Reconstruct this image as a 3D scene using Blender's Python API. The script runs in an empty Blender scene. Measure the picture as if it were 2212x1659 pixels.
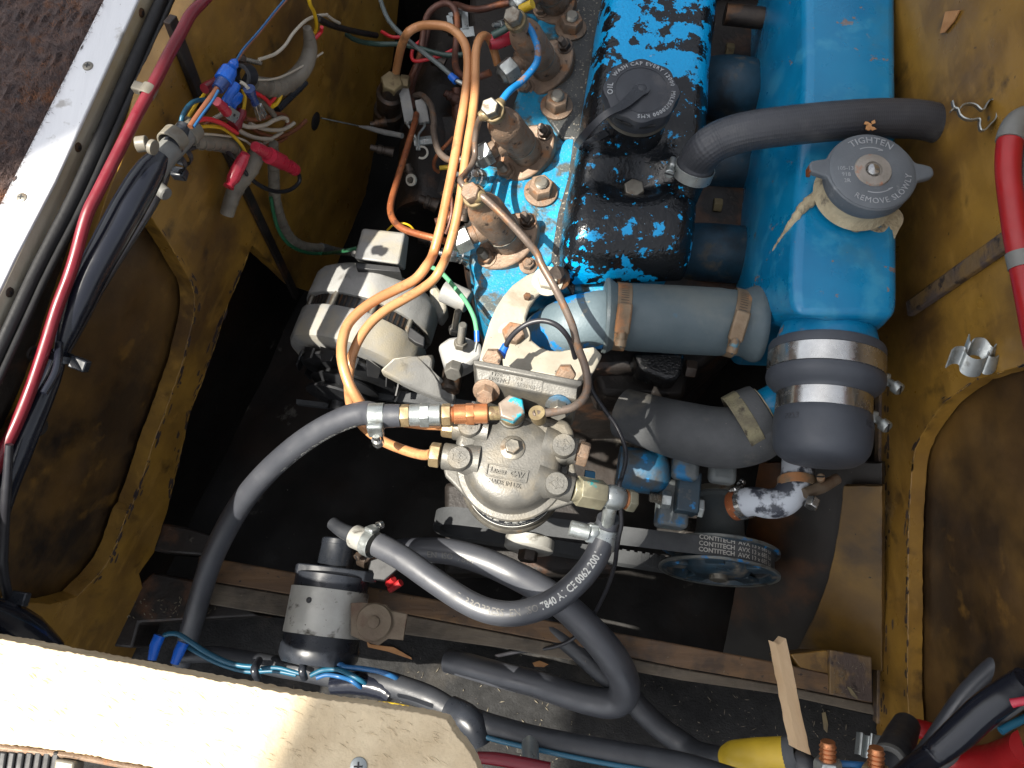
import bpy, math, random
from math import sin, cos, pi, radians
from mathutils import Vector as V, Matrix
random.seed(7)
S = bpy.context.scene
# ------------------------------------------------------------------ camera, sky, sun, exposure
K = 0.00125                                  # metres per modelling unit
FPX = 1690.0                                 # focal length in pixels of a 2212 px wide frame
TILT = radians(18)
R3 = Matrix.Rotation(TILT, 3, 'X')
CAMZ = 1.25
cd = bpy.data.cameras.new('camera')
cam = bpy.data.objects.new('camera', cd)
S.collection.objects.link(cam)
cam.location = (0, 0, CAMZ)
cam.rotation_euler = (TILT, 0, 0)
cd.sensor_fit = 'HORIZONTAL'
cd.sensor_width = 36
cd.lens = 36 * FPX / 2212
cd.clip_start = 0.01
cd.clip_end = 200
S.camera = cam
SUNDIR = V((-0.45, -0.16, 0.88)).normalized()     # towards the sun
w = bpy.data.worlds.new('World')
S.world = w
w.use_nodes = True
wn = w.node_tree
sky = wn.nodes.new('ShaderNodeTexSky')
sky.sky_type = 'NISHITA'
sky.sun_disc = False
sky.sun_elevation = math.asin(SUNDIR.z)
sky.sun_rotation = math.atan2(SUNDIR.x, SUNDIR.y)
sky.dust_density = 3.0
sky.ozone_density = 0.5
hsv = wn.nodes.new('ShaderNodeHueSaturation')
hsv.inputs['Saturation'].default_value = 0.28
wn.links.new(sky.outputs[0], hsv.inputs['Color'])
wn.links.new(hsv.outputs[0], wn.nodes['Background'].inputs['Color'])
wn.nodes['Background'].inputs['Strength'].default_value = 0.098
sl = bpy.data.lights.new('sun', 'SUN')
sl.energy = 5.0
sl.angle = radians(0.5)
sl.color = (1.0, 0.94, 0.84)
so = bpy.data.objects.new('sun', sl)
S.collection.objects.link(so)
so.rotation_euler = SUNDIR.to_track_quat('Z', 'Y').to_euler()
so.location = SUNDIR * 4
S.view_settings.view_transform = 'Standard'
S.view_settings.look = 'None'
S.view_settings.exposure = 1.35
S.view_settings.gamma = 1
S.cycles.max_bounces = 8

# ------------------------------------------------------------------ geometry helpers (units, camera at the origin)
X, Y, Z = V((1, 0, 0)), V((0, 1, 0)), V((0, 0, 1))
def ray(u, v): return R3 @ V(((u - 1106) / FPX, (829.5 - v) / FPX, -1))
def Q(u, v, h):                              # the point seen at (u, v) that lies h below the camera
    r = ray(u, v); return r * (h / -r.z)
def depth(p): return -(R3.transposed() @ p).z
def px(n, p): return n * depth(p) / FPX      # n pixels at p, in units
def P(s, h=None):                            # "u,v,h u,v,h ..." -> points
    out = []
    for t in s.split():
        a = [float(q) for q in t.split(',')]
        if len(a) > 2: h = a[2]
        out.append(Q(a[0], a[1], h))
    return out
def C(col, row, s, h=None):                  # the same in the coordinates of one of nine close-ups
    out = []
    for t in s.split():
        a = [float(q) for q in t.split(',')]
        if len(a) > 2: h = a[2]
        out.append(Q(col * 737.33 + a[0] / 3, row * 553 + a[1] / 3, h))
    return out
def c1(col, row, x, y, h): return Q(col * 737.33 + x / 3, row * 553 + y / 3, h)
class Plane:
    def __init__(s, o, n): s.o, s.n = o, n.normalized()
    def __call__(s, u, v, off=0):            # off: towards the camera side of the plane
        r = ray(u, v); t = (s.o + s.n * off).dot(s.n) / r.dot(s.n); return r * t
def three(a, b, c):
    n = (b - a).cross(c - a).normalized()
    if n.dot(a) > 0: n = -n
    return Plane(a, n)
def basis(ax, ref=None):
    ax = ax.normalized()
    ref = ref or (Z if abs(ax.z) < .8 else Y)
    ex = (ref - ax * ref.dot(ax)).normalized()
    return ex, ax.cross(ex), ax
def spline(pts, sub=6):
    if len(pts) < 3: return [p.copy() for p in pts]
    q = [pts[0] * 2 - pts[1]] + list(pts) + [pts[-1] * 2 - pts[-2]]
    out = []
    for i in range(1, len(q) - 2):
        a, b, c, d = q[i - 1:i + 3]
        for k in range(sub):
            t = k / sub
            out.append(.5 * (2 * b + (c - a) * t + (2 * a - 5 * b + 4 * c - d) * t * t + (3 * b - a - 3 * c + d) * t ** 3))
    out.append(pts[-1].copy())
    return out
class Path:                                  # arc-length frame along a smooth path
    def __init__(s, pts, sub=8):
        s.p = spline(pts, sub); s.l = [0]
        for a, b in zip(s.p, s.p[1:]): s.l.append(s.l[-1] + (b - a).length)
        s.L = s.l[-1]
    def at(s, d):
        d = min(max(d, 0), s.L - 1e-6)
        for i in range(len(s.l) - 1):
            if s.l[i + 1] >= d: break
        f = (d - s.l[i]) / max(s.l[i + 1] - s.l[i], 1e-9)
        a, b = s.p[i], s.p[i + 1]
        t0 = (s.p[min(i + 1, len(s.p) - 1)] - s.p[max(i - 1, 0)]).normalized()
        t1 = (s.p[min(i + 2, len(s.p) - 1)] - s.p[i]).normalized()
        return a.lerp(b, f), t0.lerp(t1, f).normalized()
_tx = {}
def glyphs(s, bold=0.0, ext=0.0, spacing=1.0, res=2):
    key = (s, bold, ext, spacing)
    if key in _tx: return _tx[key]
    c = bpy.data.curves.new('t', 'FONT'); c.body = s; c.size = 1; c.align_x = 'CENTER'; c.align_y = 'CENTER'
    c.offset = bold; c.extrude = ext; c.resolution_u = res; c.space_character = spacing
    o = bpy.data.objects.new('t', c); S.collection.objects.link(o)
    bpy.context.view_layer.update()
    m = o.evaluated_get(bpy.context.evaluated_depsgraph_get()).to_mesh()
    r = ([v.co.copy() for v in m.vertices], [tuple(p.vertices) for p in m.polygons])
    bpy.data.objects.remove(o); bpy.data.curves.remove(c)
    _tx[key] = r
    return r
ORG = {}
class MB:
    def __init__(s): s.v, s.f, s.uv, s.flat = [], [], [], set()
    def add(s, vs, fs, uvs=None, flat=False):
        n = len(s.v); s.v += [V(q) for q in vs]
        for i, f in enumerate(fs):
            if flat: s.flat.add(len(s.f))
            s.f.append(tuple(n + k for k in f)); s.uv.append(uvs[i] if uvs else None)
        return s
    def tube(s, pts, r, n=12, sub=6, cap=True, smooth=True, wob=0, el=1.0, elref=None):
        """pts world points; r pixels at the mean depth, or a list of pixels along the points"""
        p = spline(pts, sub) if smooth else list(pts)
        if isinstance(r, (int, float)):
            rr = [r * sum(depth(q) for q in pts) / len(pts) / FPX] * len(p)
        else:
            k = (len(p) - 1) / (len(r) - 1); rr = []
            for i in range(len(p)):
                t = i / k; a = min(int(t), len(r) - 2)
                rr.append((r[a] + (r[a + 1] - r[a]) * (t - a)) * depth(p[i]) / FPX)
        if wob: rr = [q * (1 + random.uniform(-wob, wob)) for q in rr]
        t = (p[1] - p[0]).normalized(); ex, ey, _ = basis(t, elref)
        vs, fs, uv = [], [], []; L = 0
        for i, q in enumerate(p):
            t2 = (p[min(i + 1, len(p) - 1)] - p[max(i - 1, 0)]).normalized()
            ex = (ex - t2 * ex.dot(t2)).normalized(); ey = t2.cross(ex)
            if i: L0 = L; L += (p[i] - p[i - 1]).length
            for k in range(n):
                a = 2 * pi * k / n
                vs.append(q + (ex * cos(a) * el + ey * sin(a)) * rr[i])
            if i:
                for k in range(n):
                    k2 = (k + 1) % n
                    fs.append(((i - 1) * n + k, (i - 1) * n + k2, i * n + k2, i * n + k))
                    uv.append([(L0 * K, k / n), (L0 * K, (k + 1) / n), (L * K, (k + 1) / n), (L * K, k / n)])
        if cap:
            fs.append(tuple(range(n))[::-1]); uv.append(None)
            fs.append(tuple((len(p) - 1) * n + k for k in range(n))); uv.append(None)
        return s.add(vs, fs, uv)
    def lathe(s, o, ax, prof, n=32, ref=None, lobes=None, cap=True, a0=0, a1=2 * pi):
        ex, ey, ez = basis(ax, ref); full = abs(a1 - a0 - 2 * pi) < 1e-6
        m = n if full else n + 1
        vs, fs, uv = [], [], []
        for (r, z) in prof:
            for k in range(m):
                a = a0 + (a1 - a0) * k / n
                q = r * (1 + (lobes(a) if lobes else 0))
                vs.append(o + (ex * cos(a) + ey * sin(a)) * q + ez * z)
        for i in range(len(prof) - 1):
            for k in range(n):
                k2 = (k + 1) % m
                fs.append((i * m + k, i * m + k2, (i + 1) * m + k2, (i + 1) * m + k))
                uv.append([(k / n, prof[i][1] * K), ((k + 1) / n, prof[i][1] * K), ((k + 1) / n, prof[i + 1][1] * K), (k / n, prof[i + 1][1] * K)])
        if cap and full:
            if prof[0][0] > 1e-6: fs.append(tuple(range(m))[::-1]); uv.append(None)
            if prof[-1][0] > 1e-6: fs.append(tuple((len(prof) - 1) * m + k for k in range(m))); uv.append(None)
        return s.add(vs, fs, uv)
    def ring(s, o, ax, r0, r1, z0, z1, n=40, **k):     # annulus
        s.lathe(o, ax, [(r0, z0), (r1, z0), (r1, z1), (r0, z1), (r0, z0)], n, cap=False, **k); return s
    def prism(s, top, off):                            # polygon of points, extruded by a vector (or to a second list)
        n = len(top); b = off if isinstance(off, list) else [q + off for q in top]
        fs = [tuple(range(n)), tuple(n + k for k in range(n))[::-1]]
        fs += [(k, n + k, n + (k + 1) % n, (k + 1) % n) for k in range(n)]
        return s.add(list(top) + b, fs)
    def box(s, o, ex, ey, ez, a, b, c):
        vs = [o + ex * (a * i / 2) + ey * (b * j / 2) + ez * (c * k / 2) for i in (-1, 1) for j in (-1, 1) for k in (-1, 1)]
        return s.add(vs, [(0, 1, 3, 2), (4, 6, 7, 5), (0, 4, 5, 1), (2, 3, 7, 6), (0, 2, 6, 4), (1, 5, 7, 3)])
    def bar(s, a, b, w, t, up=None):                   # box from a to b, w wide, t thick
        d = b - a; ez = d.normalized(); up = up or Z
        ey = (up - ez * up.dot(ez)).normalized(); ex = ey.cross(ez)
        return s.box((a + b) / 2, ex, ey, ez, w, t, d.length)
    def hexn(s, o, ax, r, h, ref=None, rot=0.3, ch=.1):
        ex, ey, ez = basis(ax, ref); vs = []
        for z, q in ((0, 1), (h * (1 - ch * 1.5), 1), (h, 1 - ch)):
            vs += [o + (ex * cos(rot + k * pi / 3) + ey * sin(rot + k * pi / 3)) * r * q + ez * z for k in range(6)]
        fs = [(0, 5, 4, 3, 2, 1), (12, 13, 14, 15, 16, 17)]
        for l in (0, 6): fs += [(l + k, l + (k + 1) % 6, l + 6 + (k + 1) % 6, l + 6 + k) for k in range(6)]
        return s.add(vs, fs)
    def thread(s, o, ax, r, L, pitch=2.0, n=12):
        pr = []; z = 0
        while z < L: pr += [(r, z), (r * .82, z + pitch / 2)]; z += pitch
        pr += [(r * .84, L), (r * .78, L + .35), (0, L + .35)]
        return s.lathe(o, ax, pr, n)
    def grid(s, nu, nv, fn, flip=False):
        vs = [fn(i / nu, j / nv) for j in range(nv + 1) for i in range(nu + 1)]
        fs, uv = [], []
        for j in range(nv):
            for i in range(nu):
                a = j * (nu + 1) + i; q = (a, a + 1, a + nu + 2, a + nu + 1)
                fs.append(q[::-1] if flip else q)
        return s.add(vs, fs)
    def text(s, txt, size, fn, bold=0.0, ext=0.0, spacing=1.0):
        vs, fs = glyphs(txt, bold, ext, spacing)
        return s.add([fn(p.x * size, p.y * size, p.z * size) for p in vs], fs, flat=True)
    def obj(s, name, mat, parent=None, bevel=0, seg=2, sub=0, sharp=38, solid=0):
        me = bpy.data.meshes.new(name)
        org = ORG[parent.name] if parent else sum(s.v, V()) / len(s.v)
        me.from_pydata([(q - org) * K for q in s.v], [], s.f)
        if any(s.uv):
            l = me.uv_layers.new(name='UVMap')
            for pl, u in zip(me.polygons, s.uv):
                if u:
                    for li, c in zip(pl.loop_indices, u): l.data[li].uv = c
        me.polygons.foreach_set('use_smooth', [i not in s.flat for i in range(len(s.f))])
        me.validate(); me.update()
        me.set_sharp_from_angle(angle=radians(sharp))
        o = bpy.data.objects.new(name, me)
        S.collection.objects.link(o)
        me.materials.append(mat)
        if parent: o.parent = parent
        else: o.location = org * K + V((0, 0, CAMZ))
        ORG[o.name] = org
        if solid:
            m = o.modifiers.new('solid', 'SOLIDIFY'); m.thickness = solid * K; m.offset = -1
        if bevel:
            m = o.modifiers.new('bevel', 'BEVEL'); m.width = bevel * K; m.segments = seg; m.limit_method = 'ANGLE'; m.angle_limit = radians(30)
            m.harden_normals = False
        if sub:
            m = o.modifiers.new('sub', 'SUBSURF'); m.levels = m.render_levels = sub
        return o
    def solo(s, name, mat, label, cat, group=None, kind=None, **k):
        return tag(s.obj(name, mat, None, **k), label, cat, group, kind)
def tag(o, label, cat, group=None, kind=None):
    if label: o['label'] = label
    if cat: o['category'] = cat
    if group: o['group'] = group
    if kind: o['kind'] = kind
    return o
def thing(name, label, cat, at, group=None):
    o = bpy.data.objects.new(name, None); S.collection.objects.link(o)
    o.location = at * K + V((0, 0, CAMZ)); o.empty_display_size = .02
    ORG[o.name] = at.copy()
    return tag(o, label, cat, group)
def structure(o): o['kind'] = 'structure'; return o

# ------------------------------------------------------------------ materials
def srgb(r, g, b):
    f = lambda c: c / 12.92 if c <= .04045 else ((c + .055) / 1.055) ** 2.4
    return (f(r / 255), f(g / 255), f(b / 255), 1)
def mat(name, c1, c2=None, s=60, rough=.5, metal=0.0, bump=0.0, bs=250, layers=(), stretch=(1, 1, 1), spec=.5, rv=.12, coat=0, extra=None, bd=3):
    m = bpy.data.materials.new(name); m.use_nodes = True
    nt = m.node_tree; N = nt.nodes; L = nt.links; b = N['Principled BSDF']
    tc = N.new('ShaderNodeTexCoord')
    def noise(scale, detail=5, st=(1, 1, 1), off=0, rg=.55):
        mp = N.new('ShaderNodeMapping'); L.new(tc.outputs['Object'], mp.inputs[0])
        mp.inputs['Scale'].default_value = st; mp.inputs['Location'].default_value = (off, off * .7, off * 1.3)
        n = N.new('ShaderNodeTexNoise'); L.new(mp.outputs[0], n.inputs['Vector'])
        n.inputs['Scale'].default_value = scale; n.inputs['Detail'].default_value = detail; n.inputs['Roughness'].default_value = rg
        return n.outputs['Fac']
    def mr(x, a, bb, c=0.0, d=1.0):
        n = N.new('ShaderNodeMapRange'); L.new(x, n.inputs[0])
        for i, q in enumerate((a, bb, c, d)): n.inputs[i + 1].default_value = q
        return n.outputs[0]
    def mix(fac, a, bb, typ='RGBA'):
        n = N.new('ShaderNodeMix'); n.data_type = typ
        i = (6, 7, 2) if typ == 'RGBA' else (2, 3, 0)
        L.new(fac, n.inputs[0])
        for k, q in ((i[0], a), (i[1], bb)):
            if isinstance(q, bpy.types.NodeSocket): L.new(q, n.inputs[k])
            else: n.inputs[k].default_value = q
        return n.outputs[i[2]]
    c2 = c2 or tuple(q * .7 for q in c1[:3]) + (1,)
    f = mr(noise(s, 6, stretch), .32, .68)
    col = mix(f, c1, c2)
    ro = mix(mr(noise(s * 2.3, 4, stretch, 3), .3, .7), max(rough - rv, .03), min(rough + rv, 1), 'FLOAT')
    me = None
    if layers:
        me = N.new('ShaderNodeValue'); me.outputs[0].default_value = metal; me = me.outputs[0]
    for i, ly in enumerate(layers):
        lc, ls, th, sw = ly[:4]; opt = ly[4] if len(ly) > 4 else {}
        fac = noise(ls, opt.get('d', 6), opt.get('st', (1, 1, 1)), opt.get('o', 5 + i * 3.1), opt.get('rg', .6))
        if 'axis' in opt:                    # bias along an object axis: (index, centre in m, width in m, amount)
            ai, ac, aw, am = opt['axis']
            sx = N.new('ShaderNodeSeparateXYZ'); L.new(tc.outputs['Object'], sx.inputs[0])
            bias = mr(sx.outputs[ai], ac - aw, ac + aw, -am, am)
            ad = N.new('ShaderNodeMath'); ad.operation = 'ADD'; L.new(fac, ad.inputs[0]); L.new(bias, ad.inputs[1]); fac = ad.outputs[0]
        k = mr(fac, th - sw, th + sw)
        if 'a' in opt:
            mm = N.new('ShaderNodeMath'); mm.operation = 'MULTIPLY'; L.new(k, mm.inputs[0]); mm.inputs[1].default_value = opt['a']; k = mm.outputs[0]
        col = mix(k, col, lc)
        if opt.get('r') is not None: ro = mix(k, ro, opt['r'], 'FLOAT')
        if opt.get('m') is not None: me = mix(k, me, opt['m'], 'FLOAT')
    L.new(col, b.inputs['Base Color']); L.new(ro, b.inputs['Roughness'])
    if me is not None: L.new(me, b.inputs['Metallic'])
    else: b.inputs['Metallic'].default_value = metal
    b.inputs['Specular IOR Level'].default_value = spec
    if coat: b.inputs['Coat Weight'].default_value = coat; b.inputs['Coat Roughness'].default_value = .15
    if bump:
        bn = N.new('ShaderNodeBump'); bn.inputs['Strength'].default_value = bump; bn.inputs['Distance'].default_value = .002
        L.new(noise(bs, bd, stretch, 9), bn.inputs['Height']); L.new(bn.outputs[0], b.inputs['Normal'])
        m['bump'] = bn.name
    if extra: extra(m, N, L, b, tc, mr, mix, noise)
    return m
BLUE = srgb(5, 120, 164); BLUE2 = srgb(3, 104, 148); PRIMER = srgb(112, 100, 98); RUST = srgb(120, 72, 40)
def rgb(*a): return srgb(*a)
DUST = {'r': .95, 'm': 0.0}
M = {}
M['plywood'] = mat('mustard painted plywood', rgb(145, 110, 45), rgb(112, 82, 35), 14, .36, bump=.15, bs=90, layers=[
    (rgb(66, 46, 28), 7, .58, .10, {'a': .8, 'r': .55}), (rgb(36, 26, 20), 16, .66, .05, {'a': .8}), (rgb(160, 122, 56), 26, .66, .05, {'a': .5}), (rgb(152, 116, 54), 150, .60, .06, {'a': .5, 'st': (.3, .1, .3)}), (rgb(60, 44, 28), 110, .64, .05, {'a': .5, 'st': (.3, .3, .12)}),
    (rgb(40, 30, 26), 110, .70, .02, {})])
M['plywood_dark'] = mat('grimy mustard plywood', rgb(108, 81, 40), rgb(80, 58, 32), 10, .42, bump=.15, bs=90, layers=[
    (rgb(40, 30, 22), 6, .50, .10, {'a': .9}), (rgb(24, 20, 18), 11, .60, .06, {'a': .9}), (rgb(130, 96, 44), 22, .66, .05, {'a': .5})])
M['worn_edge'] = mat('worn plywood edge', rgb(110, 84, 42), rgb(84, 70, 56), 40, .6, bump=.4, bs=300, layers=[
    (rgb(70, 58, 52), 30, .52, .04, {'r': .8}), (rgb(42, 34, 30), 60, .6, .03, {})], stretch=(1, .35, 1))
M['bare_wood'] = mat('dusty brown timber', rgb(104, 78, 50), rgb(78, 58, 40), 60, .7, bump=.35, bs=200, stretch=(.12, 1, 1), layers=[
    (rgb(52, 42, 34), 25, .55, .08, {'a': .8}), (rgb(34, 28, 24), 140, .68, .02, {})])
M['grey_wood'] = mat('grey dusty timber', rgb(104, 94, 80), rgb(80, 72, 62), 60, .85, bump=.35, bs=260, stretch=(.3, 1, 1), layers=[
    (rgb(56, 50, 44), 20, .56, .08, {'a': .8})])
M['bilge'] = mat('oily bilge', rgb(26, 23, 20), rgb(14, 13, 12), 8, .6, spec=.3, bump=.5, bs=60, layers=[
    (rgb(40, 27, 17), 5, .60, .08, {'a': .7}), (rgb(104, 100, 92), 11, .66, .03, {'r': .5, 'a': .7, 'd': 9, 'rg': .7}), (rgb(120, 116, 108), 160, .74, .015, {})])
M['shelf'] = mat('dark shelf felt', rgb(22, 22, 22), rgb(14, 14, 14), 40, .9, bump=.5, bs=400, layers=[
    (rgb(60, 56, 50), 14, .64, .08, {'a': .6}), (rgb(120, 112, 98), 260, .74, .015, {})])
M['hatch_wood'] = mat('pale weathered plywood rim', rgb(206, 188, 156), rgb(184, 164, 132), 30, .75, bump=.8, bs=130, layers=[
    (rgb(120, 96, 70), 110, .69, .02, {'st': (.35, 1, 1)}), (rgb(170, 148, 116), 18, .6, .08, {'a': .7})])
M['splinter'] = mat('fresh splintered wood', rgb(214, 186, 150), rgb(190, 158, 120), 50, .7, bump=.3, bs=300, stretch=(1, .2, .2))
M['alu'] = mat('worn aluminium angle', rgb(214, 215, 217), rgb(196, 197, 200), 30, .42, .3, bump=.08, bs=500, layers=[
    (rgb(120, 112, 100), 60, .66, .05, {'r': .6, 'a': .6}), (rgb(90, 84, 76), 300, .72, .02, {})], stretch=(1, .15, 1))
M['alu_side'] = mat('aluminium with tan reflection', rgb(186, 178, 160), rgb(164, 150, 126), 20, .4, .15, bump=.15, bs=300, layers=[  # tan base and patches paint in the sunlight reflected on this face
    (rgb(168, 146, 106), 9, .54, .08, {'a': .8, 'r': .5}), (rgb(70, 56, 44), 45, .68, .03, {})])
M['carpet'] = mat('brown carpet backing', rgb(84, 68, 62), rgb(56, 48, 48), 90, .95, bump=.6, bs=500, layers=[
    (rgb(92, 62, 44), 70, .60, .06, {}), (rgb(70, 66, 68), 300, .66, .04, {})])
M['fibre'] = mat('carpet fibre', rgb(96, 76, 68), rgb(62, 54, 56), 100, .9, layers=[(rgb(112, 74, 50), 45, .58, .06, {}), (rgb(78, 76, 80), 160, .62, .04, {})])
M['rubber'] = mat('black rubber', rgb(46, 48, 52), rgb(36, 38, 42), 40, .48, bump=.06, bs=600, layers=[(rgb(92, 88, 82), 380, .735, .012, {'r': .9})])
M['hose'] = mat('smooth black hose', rgb(60, 62, 67), rgb(52, 54, 60), 25, .44, spec=.8, bump=.04, bs=700, layers=[(rgb(150, 144, 134), 520, .75, .01, {'r': .9})])
M['rubber_dusty'] = mat('dusty grey rubber', rgb(74, 76, 78), rgb(58, 60, 62), 25, .75, bump=.15, bs=420, layers=[
    (rgb(104, 100, 92), 14, .60, .07, {'a': .8, 'r': .95}), (rgb(150, 140, 124), 420, .72, .012, {})])
M['black_plastic'] = mat('black plastic', rgb(36, 39, 45), rgb(28, 31, 36), 30, .32, layers=[(rgb(120, 114, 104), 420, .74, .012, {'r': .9})])
M['cap_plastic'] = mat('satin black cap plastic', rgb(48, 51, 57), rgb(40, 42, 47), 40, .42, bump=.04, bs=700, layers=[(rgb(86, 84, 84), 30, .64, .06, {'a': .5, 'r': .7})])
M['seal'] = mat('black seal', rgb(21, 21, 23), rgb(16, 16, 18), 30, .6, bump=.1, bs=300)
M['pvc_shiny'] = mat('shiny black sleeving', rgb(24, 27, 36), rgb(20, 22, 30), 8, .24, bump=.12, bs=30, layers=[(rgb(104, 98, 90), 400, .76, .01, {'r': .9})])
M['sleeve_grey'] = mat('grey spiral wrap', rgb(118, 112, 100), rgb(96, 90, 80), 35, .6, bump=.12, bs=200, layers=[(rgb(66, 60, 52), 22, .6, .07, {'a': .7})])
M['grey_plastic'] = mat('grey conduit', rgb(106, 106, 102), rgb(90, 90, 88), 25, .5, layers=[(rgb(60, 54, 48), 20, .62, .06, {'a': .6})])
M['white_plastic'] = mat('dirty white plastic', rgb(116, 111, 99), rgb(96, 91, 81), 40, .5, layers=[(rgb(90, 80, 66), 50, .62, .06, {})])
def wire(name, *c, r=.38): M[name] = mat(name, rgb(*c), tuple(q * .8 for q in rgb(*c)[:3]) + (1,), 40, r, layers=[(rgb(70, 62, 52), 60, .72, .05, {'a': .6})])
wire('red_wire', 200, 42, 50); wire('red_cable', 104, 16, 30); wire('yellow_wire', 206, 168, 30); wire('white_wire', 176, 168, 152); wire('brown_wire', 118, 72, 48)
wire('blue_wire', 26, 84, 108); wire('blue_wire_bright', 32, 84, 130); wire('green_wire', 40, 92, 62); wire('light_green_wire', 92, 160, 118); wire('black_wire', 38, 38, 42); wire('grey_wire', 92, 100, 100)
wire('blue_plastic', 24, 92, 190, r=.3); wire('red_plastic', 176, 42, 62, r=.32); wire('yellow_plastic', 190, 158, 36, r=.5); wire('dark_blue_plastic', 40, 62, 112, r=.3)
wire('green_dark_wire', 46, 70, 64); wire('battery_red', 150, 22, 26, r=.4)
M['copper'] = mat('oxidised copper pipe', rgb(194, 142, 98), rgb(170, 116, 74), 26, .36, .15, bump=.06, bs=400, layers=[
    (rgb(104, 72, 52), 40, .64, .05, {'a': .7}), (rgb(70, 52, 42), 260, .72, .02, {}), (rgb(206, 146, 92), 16, .62, .08, {'a': .6})])
M['brown_pipe'] = mat('rusty injector pipe', rgb(104, 66, 52), rgb(80, 54, 46), 30, .45, .3, bump=.12, bs=500, layers=[(rgb(140, 84, 50), 40, .6, .06, {}), (rgb(150, 128, 110), 300, .7, .02, {'r': .8})])
M['rust_orange_pipe'] = mat('orange rusty pipe', rgb(146, 86, 48), rgb(120, 64, 38), 40, .5, .3, bump=.2, bs=600, layers=[(rgb(92, 54, 36), 120, .62, .05, {}), (rgb(196, 150, 110), 300, .68, .02, {'r': .8})])
M['grey_pipe'] = mat('grey bronze pipe', rgb(112, 100, 90), rgb(92, 80, 72), 40, .45, .4, bump=.12, bs=500, layers=[(rgb(128, 92, 62), 60, .6, .06, {}), (rgb(170, 156, 134), 260, .7, .02, {'r': .8})])
M['rust_steel'] = mat('rusty steel', rgb(136, 114, 95), rgb(104, 88, 74), 50, .6, .25, bump=.35, bs=500, layers=[
    (rgb(128, 92, 64), 70, .58, .05, {'r': .85, 'm': 0}), (rgb(52, 42, 36), 130, .64, .04, {}), (rgb(176, 148, 120), 500, .70, .02, {'r': .8})])
M['steel'] = mat('dull steel', rgb(134, 130, 120), rgb(108, 104, 96), 60, .4, .7, bump=.1, bs=500, layers=[(rgb(90, 74, 56), 60, .62, .06, {'r': .7, 'm': .2})])
M['bright_steel'] = mat('stainless steel', rgb(196, 196, 194), rgb(172, 172, 170), 60, .22, .95, layers=[(rgb(120, 112, 100), 200, .74, .02, {'r': .6})])
M['zinc'] = mat('zinc plate', rgb(168, 172, 170), rgb(140, 146, 146), 70, .36, .75, bump=.06, bs=500, layers=[(rgb(110, 110, 104), 60, .64, .06, {'r': .6})])
M['dirty_clamp'] = mat('dirty rusty clamp', rgb(132, 116, 96), rgb(112, 92, 70), 50, .6, .35, bump=.2, bs=400, layers=[(rgb(150, 104, 66), 40, .58, .06, {'m': 0}), (rgb(80, 120, 134), 60, .68, .03, {'m': 0})])
M['blue_clamp'] = M['dirty_clamp']
M['brass'] = mat('brass', rgb(166, 146, 112), rgb(140, 122, 92), 50, .38, .6, bump=.06, bs=500, layers=[(rgb(116, 84, 56), 70, .64, .05, {'r': .6})])
M['copper_bright'] = mat('copper fitting', rgb(196, 134, 92), rgb(172, 108, 70), 40, .34, .75, layers=[(rgb(120, 82, 60), 70, .66, .05, {'r': .6})])
M['dirty_union'] = mat('dirty grey gold union', rgb(132, 128, 108), rgb(104, 100, 84), 40, .5, .3, bump=.12, bs=400, layers=[(rgb(170, 164, 136), 40, .58, .05, {'m': .1}), (rgb(30, 120, 122), 45, .64, .02, {'m': 0}), (rgb(70, 60, 46), 60, .66, .04, {})])
M['wet_black'] = mat('oily black casting', rgb(20, 22, 24), rgb(14, 15, 17), 20, .18, bump=.8, bs=420, layers=[(rgb(14, 70, 100), 40, .66, .02, {})])
M['old_brass'] = mat('grimy brass', rgb(134, 120, 88), rgb(108, 94, 68), 50, .5, .35, bump=.1, bs=400, layers=[(rgb(88, 72, 52), 80, .6, .05, {'r': .7}), (rgb(20, 130, 160), 60, .72, .02, {'m': 0})])
M['cast_alu'] = mat('cast aluminium', rgb(106, 104, 99), rgb(82, 81, 77), 30, .48, .4, bump=.15, bs=600, layers=[
    (rgb(124, 114, 95), 18, .58, .08, {'a': .6, 'm': .15}), (rgb(84, 76, 64), 26, .66, .05, {'a': .7}), (rgb(52, 46, 40), 330, .72, .015, {})])
M['cast_alu_grey'] = mat('grey cast aluminium', rgb(144, 144, 142), rgb(120, 120, 118), 26, .6, .1, bump=.2, bs=600, layers=[
    (rgb(156, 146, 122), 14, .58, .08, {'a': .7, 'm': .1}), (rgb(70, 66, 60), 24, .66, .05, {'a': .8}), (rgb(60, 54, 48), 330, .72, .015, {})])
M['white_paint'] = mat('dirty cream painted bracket', rgb(162, 157, 144), rgb(138, 132, 118), 30, .6, bump=.15, bs=300, layers=[
    (rgb(128, 116, 98), 24, .62, .06, {'a': .8}), (rgb(52, 46, 40), 220, .70, .015, {})])
M['blue'] = mat('blue engine enamel', BLUE, BLUE2, 12, .34, bump=.06, bs=120, coat=.2, layers=[
    (PRIMER, 40, .668, .008, {'r': .6, 'd': 4}), (PRIMER, 110, .70, .008, {'r': .6}), (rgb(190, 196, 196), 600, .755, .01, {'r': .8}), (rgb(60, 104, 116), 12, .64, .08, {'a': .5, 'r': .6}), (rgb(70, 150, 178), 26, .60, .06, {'a': .35, 'r': .5}), (rgb(120, 108, 92), 60, .70, .03, {'a': .6, 'r': .8})])
M['blue_dirty'] = mat('grimy blue enamel', rgb(26, 96, 130), rgb(20, 70, 98), 22, .5, bump=.2, bs=260, layers=[
    (rgb(60, 62, 62), 18, .52, .06, {'r': .6}), (rgb(110, 98, 84), 40, .66, .04, {'r': .8}), (rgb(10, 112, 170), 50, .62, .02, {'r': .35})])
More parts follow.
